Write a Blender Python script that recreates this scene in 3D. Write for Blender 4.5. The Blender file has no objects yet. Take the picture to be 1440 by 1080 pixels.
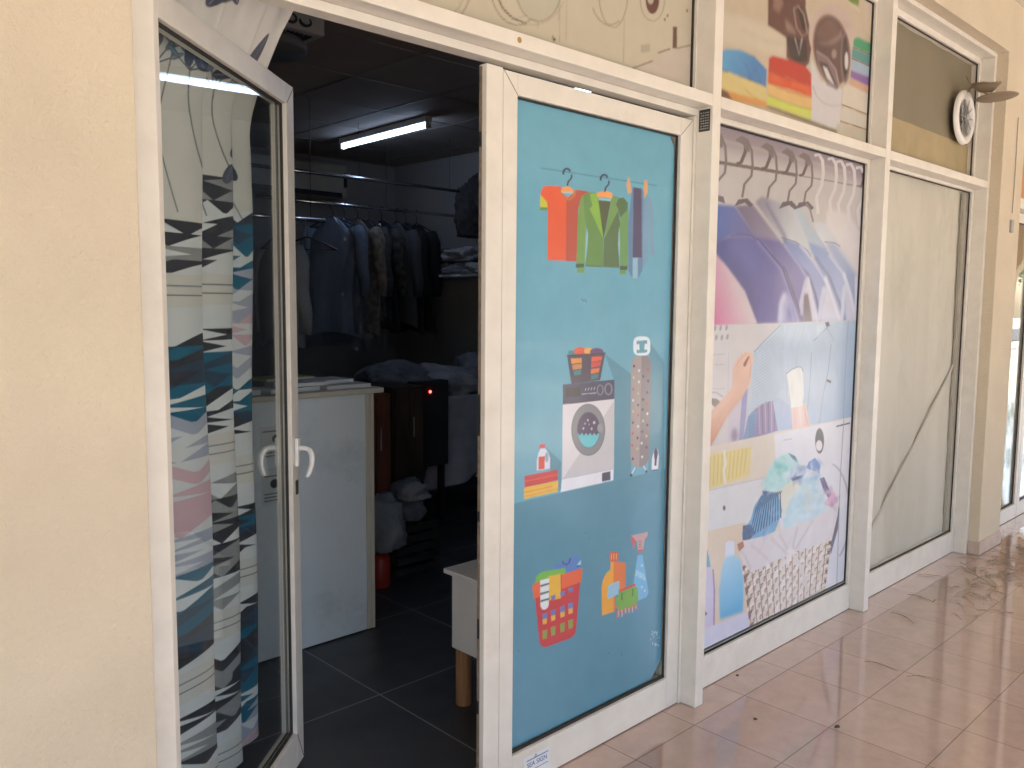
import bpy, bmesh, math, random
import numpy as np
from mathutils import Vector, Matrix
R = math.radians
rnd = random.Random(7)
S = bpy.context.scene
C = S.collection

# ------------------------------------------------------------ camera
YAW, PIT, ROL, FPX = R(43.846), R(5.508), R(0.4725), 1183.87
CAMP = Vector((0, 0, 1.5))
fw = Vector((math.sin(YAW)*math.cos(PIT), math.cos(YAW)*math.cos(PIT), -math.sin(PIT)))
rt = Vector((math.cos(YAW), -math.sin(YAW), 0)); up = rt.cross(fw)
cr = rt*math.cos(ROL) + up*math.sin(ROL); cu = up*math.cos(ROL) - rt*math.sin(ROL)
cam = bpy.data.objects.new('camera', bpy.data.cameras.new('camera')); C.objects.link(cam)
cam.matrix_world = Matrix(((cr.x, cu.x, -fw.x, 0), (cr.y, cu.y, -fw.y, 0), (cr.z, cu.z, -fw.z, 1.5), (0, 0, 0, 1)))
cam.data.sensor_width = 36; cam.data.lens = FPX/1440*36; cam.data.clip_start = .02; cam.data.clip_end = 2000
S.camera = cam

def P(x, y, Y=None, Z=None, X=None):
    """photograph pixel -> point on the real plane y=Y, z=Z or x=X (metres)"""
    d = fw + cr*((x-720)/FPX) - cu*((y-540)/FPX)
    t = Y/d.y if Y is not None else ((Z-1.5)/d.z if Z is not None else X/d.x)
    return CAMP + d*t

# ------------------------------------------------------------ world, sun, exposure
w = bpy.data.worlds.new('World'); S.world = w; w.use_nodes = True
nt = w.node_tree; bg = nt.nodes['Background']
sky = nt.nodes.new('ShaderNodeTexSky'); sky.sky_type = 'NISHITA'; sky.sun_disc = False
SUN_EL, SUN_AZ = R(58), R(120)      # azimuth: clockwise from +y
sky.sun_elevation = SUN_EL; sky.sun_rotation = SUN_AZ; sky.dust_density = 2.5
nt.links.new(sky.outputs[0], bg.inputs[0]); bg.inputs[1].default_value = 0.15
sl = bpy.data.lights.new('sun', 'SUN'); sl.energy = 4.2; sl.angle = R(.5); sl.color = (1, .95, .88)
so = bpy.data.objects.new('sun', sl); C.objects.link(so)
sd = Vector((math.sin(SUN_AZ)*math.cos(SUN_EL), math.cos(SUN_AZ)*math.cos(SUN_EL), math.sin(SUN_EL)))
so.rotation_euler = sd.to_track_quat('Z', 'Y').to_euler(); so.location = (0, 0, 20)
S.view_settings.view_transform = 'Standard'; S.view_settings.look = 'None'
S.view_settings.gamma = 1; S.view_settings.use_curve_mapping = False
S.view_settings.exposure = 2.36
S.render.engine = 'CYCLES'
S.cycles.max_bounces = 10; S.cycles.diffuse_bounces = 6; S.cycles.transparent_max_bounces = 12
S.cycles.sample_clamp_indirect = 8
S.render.resolution_x = 1024; S.render.resolution_y = 768

# ------------------------------------------------------------ materials
MATS = {}
def mat(name, col, rough=.6, metal=0., var=.08, vscale=8., bump=0., bscale=60., spec=.5, coat=0., stretch=None, dirt=None, dirt_amt=0., emit=None, estr=0., obj=True):
    if name in MATS: return MATS[name]
    m = bpy.data.materials.new(name); m.use_nodes = True; n = m.node_tree; b = n.nodes['Principled BSDF']
    b.inputs['Roughness'].default_value = rough; b.inputs['Metallic'].default_value = metal
    b.inputs['Specular IOR Level'].default_value = spec; b.inputs['Coat Weight'].default_value = coat
    tc = n.nodes.new('ShaderNodeTexCoord'); out = tc.outputs['Object']
    if stretch:
        mp = n.nodes.new('ShaderNodeMapping'); mp.inputs['Scale'].default_value = stretch; n.links.new(out, mp.inputs[0]); out = mp.outputs[0]
    no = n.nodes.new('ShaderNodeTexNoise'); no.inputs['Scale'].default_value = vscale; no.inputs['Detail'].default_value = 5
    n.links.new(out, no.inputs['Vector'])
    rp = n.nodes.new('ShaderNodeValToRGB'); c = col
    rp.color_ramp.elements[0].position = .3; rp.color_ramp.elements[1].position = .7
    rp.color_ramp.elements[0].color = (c[0]*(1-var), c[1]*(1-var), c[2]*(1-var), 1)
    rp.color_ramp.elements[1].color = (min(1, c[0]*(1+var)), min(1, c[1]*(1+var)), min(1, c[2]*(1+var)), 1)
    n.links.new(no.outputs['Fac'], rp.inputs[0]); co = rp.outputs[0]
    if dirt:
        n2 = n.nodes.new('ShaderNodeTexNoise'); n2.inputs['Scale'].default_value = 3.1; n2.inputs['Detail'].default_value = 9; n2.inputs['Roughness'].default_value = .72
        n.links.new(out, n2.inputs['Vector'])
        r2 = n.nodes.new('ShaderNodeValToRGB'); r2.color_ramp.elements[0].position = .52; r2.color_ramp.elements[1].position = .72
        r2.color_ramp.elements[0].color = (0, 0, 0, 1); r2.color_ramp.elements[1].color = (dirt_amt,)*3+(1,)
        n.links.new(n2.outputs['Fac'], r2.inputs[0])
        mx = n.nodes.new('ShaderNodeMix'); mx.data_type = 'RGBA'; n.links.new(r2.outputs[0], mx.inputs[0]); n.links.new(co, mx.inputs[6]); mx.inputs[7].default_value = (*dirt, 1)
        co = mx.outputs[2]
    n.links.new(co, b.inputs['Base Color'])
    if bump:
        n3 = n.nodes.new('ShaderNodeTexNoise'); n3.inputs['Scale'].default_value = bscale; n3.inputs['Detail'].default_value = 6; n3.inputs['Roughness'].default_value = .6
        n.links.new(out, n3.inputs['Vector'])
        bp = n.nodes.new('ShaderNodeBump'); bp.inputs['Strength'].default_value = bump; bp.inputs['Distance'].default_value = .01
        n.links.new(n3.outputs['Fac'], bp.inputs['Height']); n.links.new(bp.outputs[0], b.inputs['Normal'])
    if emit:
        b.inputs['Emission Color'].default_value = (*emit, 1); b.inputs['Emission Strength'].default_value = estr
    MATS[name] = m; return m

def tile_mat(name, c1, c2, mort, size, ox, oy, msize, rough, bumpd=.3, coat=0):
    m = bpy.data.materials.new(name); m.use_nodes = True; n = m.node_tree; b = n.nodes['Principled BSDF']
    b.inputs['Coat Weight'].default_value = coat; b.inputs['Coat Roughness'].default_value = .05
    tc = n.nodes.new('ShaderNodeTexCoord'); mp = n.nodes.new('ShaderNodeMapping'); mp.inputs['Location'].default_value = (-ox, -oy, 0)
    n.links.new(tc.outputs['Object'], mp.inputs[0])
    br = n.nodes.new('ShaderNodeTexBrick'); br.offset = 0; br.squash = 1
    br.inputs['Scale'].default_value = 1; br.inputs['Brick Width'].default_value = size; br.inputs['Row Height'].default_value = size
    br.inputs['Mortar Size'].default_value = msize; br.inputs['Mortar Smooth'].default_value = .3; br.inputs['Bias'].default_value = 0
    br.inputs['Color1'].default_value = (*c1, 1); br.inputs['Color2'].default_value = (*c2, 1); br.inputs['Mortar'].default_value = (*mort, 1)
    n.links.new(mp.outputs[0], br.inputs['Vector'])
    no = n.nodes.new('ShaderNodeTexNoise'); no.inputs['Scale'].default_value = 9; no.inputs['Detail'].default_value = 9; no.inputs['Roughness'].default_value = .75
    no.inputs['Distortion'].default_value = .2
    n.links.new(tc.outputs['Object'], no.inputs['Vector'])
    rp = n.nodes.new('ShaderNodeValToRGB'); rp.color_ramp.elements[0].position = .32; rp.color_ramp.elements[1].position = .68
    rp.color_ramp.elements[0].color = (.88, .87, .86, 1); rp.color_ramp.elements[1].color = (1.08, 1.06, 1.05, 1)
    n.links.new(no.outputs['Fac'], rp.inputs[0])
    mx = n.nodes.new('ShaderNodeMix'); mx.data_type = 'RGBA'; mx.blend_type = 'MULTIPLY'; mx.inputs[0].default_value = 1
    n.links.new(br.outputs[0], mx.inputs[6]); n.links.new(rp.outputs[0], mx.inputs[7]); n.links.new(mx.outputs[2], b.inputs['Base Color'])
    n2 = n.nodes.new('ShaderNodeTexNoise'); n2.inputs['Scale'].default_value = 2.3; n2.inputs['Detail'].default_value = 7
    n.links.new(tc.outputs['Object'], n2.inputs['Vector'])
    mr = n.nodes.new('ShaderNodeMapRange'); mr.inputs['From Min'].default_value = .3; mr.inputs['From Max'].default_value = .7
    mr.inputs['To Min'].default_value = rough*.7; mr.inputs['To Max'].default_value = rough*1.5
    n.links.new(n2.outputs['Fac'], mr.inputs[0])
    ad = n.nodes.new('ShaderNodeMath'); ad.operation = 'MAXIMUM'; ml = n.nodes.new('ShaderNodeMath'); ml.operation = 'MULTIPLY'; ml.inputs[1].default_value = .8
    n.links.new(br.outputs['Fac'], ml.inputs[0]); n.links.new(ml.outputs[0], ad.inputs[0]); n.links.new(mr.outputs[0], ad.inputs[1]); n.links.new(ad.outputs[0], b.inputs['Roughness'])
    sb = n.nodes.new('ShaderNodeMath'); sb.operation = 'MULTIPLY_ADD'; sb.inputs[1].default_value = -1; 
    ms = n.nodes.new('ShaderNodeMath'); ms.operation = 'MULTIPLY'; ms.inputs[1].default_value = .25; n.links.new(n2.outputs['Fac'], ms.inputs[0])
    n.links.new(br.outputs['Fac'], sb.inputs[0]); n.links.new(ms.outputs[0], sb.inputs[2])
    bp = n.nodes.new('ShaderNodeBump'); bp.inputs['Strength'].default_value = bumpd; bp.inputs['Distance'].default_value = .003
    n.links.new(sb.outputs[0], bp.inputs['Height']); n.links.new(bp.outputs[0], b.inputs['Normal'])
    return m

def glass_mat(name, tint, refl=1.0, rough=0.):
    m = bpy.data.materials.new(name); m.use_nodes = True; n = m.node_tree; n.nodes.remove(n.nodes['Principled BSDF'])
    o = n.nodes['Material Output']; t = n.nodes.new('ShaderNodeBsdfTransparent'); t.inputs[0].default_value = (*tint, 1)
    g = n.nodes.new('ShaderNodeBsdfGlossy'); g.inputs['Roughness'].default_value = rough; g.inputs[0].default_value = (refl, refl, refl, 1)
    f = n.nodes.new('ShaderNodeFresnel')      # same reflectance on the way in and on the way out of the pane
    ge = n.nodes.new('ShaderNodeNewGeometry'); mr = n.nodes.new('ShaderNodeMapRange'); mr.inputs['To Min'].default_value = 1.5; mr.inputs['To Max'].default_value = 1/1.5
    n.links.new(ge.outputs['Backfacing'], mr.inputs[0]); n.links.new(mr.outputs[0], f.inputs[0])
    no = n.nodes.new('ShaderNodeTexNoise'); no.inputs['Scale'].default_value = 3; bp = n.nodes.new('ShaderNodeBump'); bp.inputs['Strength'].default_value = .02; bp.inputs['Distance'].default_value = .01
    tc = n.nodes.new('ShaderNodeTexCoord'); n.links.new(tc.outputs['Object'], no.inputs['Vector']); n.links.new(no.outputs['Fac'], bp.inputs['Height']); n.links.new(bp.outputs[0], g.inputs['Normal'])
    mx = n.nodes.new('ShaderNodeMixShader'); n.links.new(f.outputs[0], mx.inputs[0]); n.links.new(t.outputs[0], mx.inputs[1]); n.links.new(g.outputs[0], mx.inputs[2]); n.links.new(mx.outputs[0], o.inputs[0])
    MATS[name] = m; return m

def print_mat(name, rough=.25, coat=.3, spec=.4, sheen=0):
    m = bpy.data.materials.new(name); m.use_nodes = True; n = m.node_tree; b = n.nodes['Principled BSDF']
    a = n.nodes.new('ShaderNodeAttribute'); a.attribute_name = 'print'
    no = n.nodes.new('ShaderNodeTexNoise'); no.inputs['Scale'].default_value = 14; no.inputs['Detail'].default_value = 8
    tc = n.nodes.new('ShaderNodeTexCoord'); n.links.new(tc.outputs['Object'], no.inputs['Vector'])
    rp = n.nodes.new('ShaderNodeValToRGB'); rp.color_ramp.elements[0].position = .25; rp.color_ramp.elements[1].position = .75
    rp.color_ramp.elements[0].color = (.93, .93, .93, 1); rp.color_ramp.elements[1].color = (1, 1, 1, 1); n.links.new(no.outputs['Fac'], rp.inputs[0])
    mx = n.nodes.new('ShaderNodeMix'); mx.data_type = 'RGBA'; mx.blend_type = 'MULTIPLY'; mx.inputs[0].default_value = 1
    n.links.new(a.outputs['Color'], mx.inputs[6]); n.links.new(rp.outputs[0], mx.inputs[7]); n.links.new(mx.outputs[2], b.inputs['Base Color'])
    b.inputs['Roughness'].default_value = rough; b.inputs['Coat Weight'].default_value = coat; b.inputs['Coat Roughness'].default_value = .08; b.inputs['Specular IOR Level'].default_value = spec
    b.inputs['Sheen Weight'].default_value = sheen
    MATS[name] = m; return m

M_plaster = mat('yellow_plaster', (.61, .535, .415), .85, var=.05, vscale=3.5, bump=.5, bscale=95, dirt=(.54, .46, .34), dirt_amt=.35)
M_plaster2 = mat('arcade_plaster', (.62, .51, .35), .9, var=.06, vscale=4, bump=.3, bscale=90)
M_white = mat('white_aluminium', (.71, .685, .63), .38, var=.045, vscale=14, bump=.03, bscale=300, dirt=(.50, .43, .34), dirt_amt=.38)
M_gasket = mat('black_gasket', (.02, .02, .02), .6)
M_skirt = mat('skirting_tile', (.50, .40, .34), .35, var=.1, vscale=20)
M_floor = tile_mat('walkway_tiles', (.49, .355, .295), (.445, .32, .265), (.19, .13, .10), .3375, .1135, -.0675, .0024, .09, .12, 1.0)
M_sfloor = tile_mat('shop_tiles', (.050, .051, .057), (.043, .044, .049), (.32, .32, .34), .635, 1.79-.635*4, 2.582-.635*6, .0030, .38, .15)
M_ceil = mat('walkway_ceiling_paint', (.64, .59, .50), .9, var=.05)
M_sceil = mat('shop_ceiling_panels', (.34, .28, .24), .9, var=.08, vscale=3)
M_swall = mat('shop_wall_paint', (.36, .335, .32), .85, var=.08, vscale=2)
M_chrome = mat('chrome_pipe', (.7, .7, .72), .2, metal=1)
M_counter = mat('pale_laminate', (.78, .85, .89), .42, var=.03, vscale=2, dirt=(.35, .4, .42), dirt_amt=.35)
M_cream = mat('cream_edge', (.62, .58, .48), .4, var=.04)
M_wood = mat('pine_leg', (.33, .17, .08), .55, var=.25, vscale=6, stretch=(14, 14, 1))
M_ply = mat('chipboard_edge', (.30, .18, .09), .7, var=.3, vscale=40)
M_plastic = mat('white_plastic', (.75, .75, .74), .3, var=.03)
M_dark = mat('dark_plastic', (.03, .03, .03), .4)
M_grey = mat('grey_plastic', (.33, .33, .33), .5)
M_glass = glass_mat('clear_glass', (.945, .96, .95))
M_glassp = glass_mat('window_glass', (.93, .95, .93))
M_bag = glass_mat('garment_plastic', (.9, .92, .95), 1.0, .16)
M_print = print_mat('printed_film')
M_cloth = print_mat('printed_cloth', .9, 0, .2, .1)
M_twig = mat('dry_twig', (.30, .22, .15), .9, var=.3, vscale=30)

# ------------------------------------------------------------ mesh helpers
class MB:
    def __init__(s): s.bm = bmesh.new()
    def box(s, a, b, bev=0):
        a, b = [min(a[i], b[i]) for i in range(3)], [max(a[i], b[i]) for i in range(3)]
        r = bmesh.ops.create_cube(s.bm, size=1)
        for v in r['verts']: v.co = Vector([(a[i]+b[i])/2 + v.co[i]*(b[i]-a[i]) for i in range(3)])
        if bev:
            es = list({e for v in r['verts'] for e in v.link_edges})
            bmesh.ops.bevel(s.bm, geom=es, offset=bev, segments=2, affect='EDGES', profile=.6)
        return s
    def obox(s, org, ax, ay, az, bev=0):
        """box from a corner and three edge vectors"""
        r = bmesh.ops.create_cube(s.bm, size=1)
        for v in r['verts']: v.co = Vector(org) + Vector(ax)*(v.co.x+.5) + Vector(ay)*(v.co.y+.5) + Vector(az)*(v.co.z+.5)
        if bev:
            es = list({e for v in r['verts'] for e in v.link_edges}); bmesh.ops.bevel(s.bm, geom=es, offset=bev, segments=2, affect='EDGES')
        return s
    def prism(s, pts, depth):
        """polygon (3D points) pushed along the vector depth"""
        d = Vector(depth); a = [s.bm.verts.new(Vector(p)) for p in pts]; b = [s.bm.verts.new(Vector(p)+d) for p in pts]; n = len(pts)
        s.bm.faces.new(a); s.bm.faces.new(b[::-1])
        for i in range(n): s.bm.faces.new([a[i], b[i], b[(i+1) % n], a[(i+1) % n]])
        return s
    def tube(s, pts, rad, n=10, cap=True):
        pts = [Vector(p) for p in pts]; rads = rad if hasattr(rad, '__len__') else [rad]*len(pts); rings = []
        t0 = (pts[1]-pts[0]).normalized(); nn = t0.orthogonal().normalized()
        for i, p in enumerate(pts):
            t = ((pts[min(i+1, len(pts)-1)]-pts[max(i-1, 0)])).normalized(); nn = (nn - t*nn.dot(t)).normalized(); bb = t.cross(nn)
            rings.append([s.bm.verts.new(p + (nn*math.cos(2*math.pi*k/n)+bb*math.sin(2*math.pi*k/n))*rads[i]) for k in range(n)])
        for a, b in zip(rings, rings[1:]):
            for k in range(n): s.bm.faces.new([a[k], a[(k+1) % n], b[(k+1) % n], b[k]])
        if cap: s.bm.faces.new(rings[0][::-1]); s.bm.faces.new(rings[-1])
        return s
    def lathe(s, prof, org, axis=(0, 0, 1), n=32):
        """profile of (radius, height) about an axis"""
        q = Vector(axis).to_track_quat('Z', 'Y'); rings = []
        for r, h in prof: rings.append([s.bm.verts.new(Vector(org) + q @ Vector((r*math.cos(2*math.pi*k/n), r*math.sin(2*math.pi*k/n), h))) for k in range(n)])
        for a, b in zip(rings, rings[1:]):
            for k in range(n): s.bm.faces.new([a[k], a[(k+1) % n], b[(k+1) % n], b[k]])
        if prof[0][0] > 1e-6: s.bm.faces.new(rings[0][::-1])
        if prof[-1][0] > 1e-6: s.bm.faces.new(rings[-1])
        return s
    def grid(s, f, nu, nv, closed=False):
        vs = [[s.bm.verts.new(Vector(f(i/nu, j/nv))) for j in range(nv+1)] for i in range(nu if closed else nu+1)]
        for i in range(nu):
            for j in range(nv):
                a, b = vs[i], vs[(i+1) % len(vs)]; s.bm.faces.new([a[j], b[j], b[j+1], a[j+1]])
        return s
    def build(s, name, m, parent=None, smooth=False, bevel=0):
        bmesh.ops.remove_doubles(s.bm, verts=s.bm.verts, dist=1e-6); bmesh.ops.recalc_face_normals(s.bm, faces=s.bm.faces)
        me = bpy.data.meshes.new(name); s.bm.to_mesh(me); s.bm.free(); me.materials.append(m)
        o = bpy.data.objects.new(name, me); C.objects.link(o)
        if parent: o.parent = parent
        if smooth:
            for p in me.polygons: p.use_smooth = True
        if bevel:
            md = o.modifiers.new('bevel', 'BEVEL'); md.width = bevel; md.segments = 2; md.limit_method = 'ANGLE'; md.angle_limit = R(40)
        return o
def tag(o, label=None, cat=None, group=None, kind=None):
    if label: o['label'] = label
    if cat: o['category'] = cat
    if group: o['group'] = group
    if kind: o['kind'] = kind
    return o
def empty(name, loc=(0, 0, 0), rz=0, parent=None):
    o = bpy.data.objects.new(name, None); C.objects.link(o); o.location = loc; o.rotation_euler.z = rz; o.empty_display_size = .1
    if parent: o.parent = parent
    return o
def local(o, root):
    """meshes modelled in world space: keep them where they are under a placed Empty"""
    o.parent = root; o.matrix_parent_inverse = Matrix.Translation(root.location).inverted(); return o
def copy_tree(o, parent=None):
    c = o.copy(); C.objects.link(c); c.parent = parent
    for ch in list(o.children): copy_tree(ch, c)
    return c

# ------------------------------------------------------------ printed pictures (numpy drawing, one colour per mesh vertex)
def lin(c):
    c = np.asarray(c, float)/255; return np.where(c <= .04045, c/12.92, ((c+.055)/1.055)**2.4)
class Print:
    def __init__(s, x0, x1, z0, z1, res, bg, mp=None):
        s.x0, s.z0 = x0, z0; s.nx = int(round((x1-x0)/res))+1; s.nz = int(round((z1-z0)/res))+1; s.res = res
        s.img = np.zeros((s.nz, s.nx, 3)); s.img[:] = lin(bg); s.mp = mp or (lambda x, y: (x, y)); s.o = (0, 0, 1)
    def crop(s, ox, oy, sc): s.o = (ox, oy, sc)
    def uv(s, pts):
        out = []
        for x, y in pts:
            u, v = s.mp(s.o[0]+x/s.o[2], s.o[1]+y/s.o[2]); out.append(((u-s.x0)/s.res, (v-s.z0)/s.res))
        return np.array(out)
    def poly(s, pts, c, a=1., c2=None, g=None, soft=0, raw=False):
        q = np.array(pts, float) if raw else s.uv(pts)
        i0, j0 = np.floor(q.min(0)).astype(int)-1-3*soft; i1, j1 = np.ceil(q.max(0)).astype(int)+2+3*soft
        i0, j0 = max(i0, 0), max(j0, 0); i1, j1 = min(i1, s.nx), min(j1, s.nz)
        if i1 <= i0 or j1 <= j0: return
        K = 3; off = (np.arange(K)+.5)/K-.5
        xs = (np.arange(i0, i1)[:, None]+off).ravel(); ys = (np.arange(j0, j1)[:, None]+off).ravel()
        X, Yy = np.meshgrid(xs, ys); ins = np.zeros(X.shape, bool); n = len(q)
        for k in range(n):
            xa, ya = q[k]; xb, yb = q[(k+1) % n]
            if ya == yb: continue
            cnd = (ya > Yy) != (yb > Yy); ins ^= cnd & (X < (xb-xa)*(Yy-ya)/(yb-ya)+xa)
        cov = ins.reshape(j1-j0, K, i1-i0, K).mean((1, 3))
        for _ in range(3 if soft else 0):
            for ax in (0, 1):
                cs = np.cumsum(np.pad(cov, [(soft+1, soft) if t == ax else (0, 0) for t in (0, 1)], mode='edge'), ax)
                cov = (np.take(cs, range(2*soft+1, cs.shape[ax]), ax)-np.take(cs, range(0, cs.shape[ax]-2*soft-1), ax))/(2*soft+1)
        cov = cov[:, :, None]*a
        col = lin(c)
        if c2 is not None:
            ga, gb = s.uv(g); d = gb-ga; X, Yy = np.meshgrid(np.arange(i0, i1), np.arange(j0, j1))
            t = np.clip(((X-ga[0])*d[0]+(Yy-ga[1])*d[1])/(d@d), 0, 1)[:, :, None]; col = lin(c)*(1-t)+lin(c2)*t
        s.img[j0:j1, i0:i1] = s.img[j0:j1, i0:i1]*(1-cov)+col*cov
    def ell(s, cx, cy, rx, ry, c, rot=0, n=36, **k):
        a = np.linspace(0, 2*np.pi, n, endpoint=False); x, y = rx*np.cos(a), ry*np.sin(a); r = math.radians(rot)
        s.poly([(cx+x[i]*math.cos(r)-y[i]*math.sin(r), cy+x[i]*math.sin(r)+y[i]*math.cos(r)) for i in range(n)], c, **k)
    def ring(s, cx, cy, rx, ry, w_, c, a0=0, a1=360, **k):
        aa = [math.radians(a0+(a1-a0)*i/40) for i in range(41)]
        s.line([(cx+rx*math.cos(t), cy+ry*math.sin(t)) for t in aa], w_, c, **k)
    def line(s, pts, w_, c, **k):
        """stroke; width in drawing units"""
        P_ = [np.array(p, float) for p in pts]; L, Rr = [], []
        for i, p in enumerate(P_):
            t = P_[min(i+1, len(P_)-1)]-P_[max(i-1, 0)]; nl = np.hypot(*t) or 1; nn = np.array([-t[1], t[0]])/nl*w_/2
            L.append(p+nn); Rr.append(p-nn)
        s.poly([tuple(p) for p in L+Rr[::-1]], c, **k)
    def noise(s, amt, seed, step=8):
        r = np.random.RandomState(seed); a = r.rand(s.nz//step+2, s.nx//step+2)
        yy, xx = np.mgrid[0:s.nz, 0:s.nx]/step; y0, x0 = yy.astype(int), xx.astype(int); fy, fx = yy-y0, xx-x0
        v = a[y0, x0]*(1-fy)*(1-fx)+a[y0+1, x0]*fy*(1-fx)+a[y0, x0+1]*(1-fy)*fx+a[y0+1, x0+1]*fy*fx
        s.img *= (1+amt*(v-.5))[:, :, None]
    def soften(s, k=1):
        for ax in (0, 1): 
            q = np.pad(s.img, [(k, k) if t == ax else (0, 0) for t in (0, 1, 2)], mode='edge'); n = s.img.shape[ax]
            s.img = sum(np.take(q, range(i, i+n), ax) for i in range(2*k+1))/(2*k+1)
    def scatter(s, pts, cols, n, size, alpha, seed, ang=None, asp=2.2, soft=1):
        """crumpled cloth: many small see-through facets inside an outline"""
        q = random.Random(seed); xs = [p[0] for p in pts]; ys = [p[1] for p in pts]
        def inside(x, y):
            r = False; j = len(pts)-1
            for i in range(len(pts)):
                (xi, yi), (xj, yj) = pts[i], pts[j]
                if (yi > y) != (yj > y) and x < (xj-xi)*(y-yi)/(yj-yi)+xi: r = not r
                j = i
            return r
        k = 0
        while k < n:
            x, y = q.uniform(min(xs), max(xs)), q.uniform(min(ys), max(ys))
            k += 1
            if not inside(x, y): continue
            a = q.uniform(0, 3.14) if ang is None else ang+q.uniform(-.25, .25); l = size*q.uniform(.5, 1.3); w_ = l/asp*q.uniform(.5, 1.2)
            s.poly([(x+l*math.cos(a), y+l*math.sin(a)), (x-w_*math.sin(a), y+w_*math.cos(a)), (x-l*math.cos(a)*.8, y-l*math.sin(a)*.8), (x+w_*.6*math.sin(a), y-w_*.6*math.cos(a))], q.choice(cols), a=alpha*q.uniform(.5, 1), soft=soft)
    def mesh(s, name, m, f, parent=None, gain=(1, 1, 1), thick=0, keep=None):
        nz, nx = s.nz, s.nx; jj, ii = np.mgrid[0:nz, 0:nx]
        co = f(s.x0+ii.ravel()*s.res, s.z0+jj.ravel()*s.res).astype(np.float32)
        idx = np.arange(nz*nx).reshape(nz, nx)
        fc = np.stack([idx[:-1, :-1], idx[:-1, 1:], idx[1:, 1:], idx[1:, :-1]], -1).reshape(-1, 4)
        if keep is not None:
            kk = keep(s.x0+ii*s.res, s.z0+jj*s.res); fc = fc[(kk[:-1, :-1] & kk[1:, 1:] & kk[:-1, 1:] & kk[1:, :-1]).ravel()]
        me = bpy.data.meshes.new(name); me.vertices.add(nz*nx); me.vertices.foreach_set('co', co.ravel())
        me.loops.add(fc.size); me.loops.foreach_set('vertex_index', fc.ravel().astype(np.int32))
        me.polygons.add(len(fc)); me.polygons.foreach_set('loop_start', (np.arange(len(fc))*4).astype(np.int32)); me.polygons.foreach_set('use_smooth', np.ones(len(fc), bool))
        me.update(calc_edges=True); me.validate()
        at = me.color_attributes.new('print', 'FLOAT_COLOR', 'POINT'); c4 = np.ones((nz*nx, 4), np.float32)
        c4[:, :3] = np.clip(s.img.reshape(-1, 3)*np.array(gain), 0, .9); at.data.foreach_set('color', c4.ravel())
        me.materials.append(m); o = bpy.data.objects.new(name, me); C.objects.link(o)
        if parent: o.parent = parent
        if thick: md = o.modifiers.new('thickness', 'SOLIDIFY'); md.thickness = thick
        return o
PU = (.78, .87, 1.06)
PG = (.80, .86, .97)      # albedo of the inks per unit of the colour read off the photograph
def facade_print(x0, x1, z0, z1, bg, res=.0028, Y=1.778):
    def mp(x, y): q = P(x, y, Y=Y); return q.x, q.z
    return Print(x0, x1, z0, z1, res, bg, mp)
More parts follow.
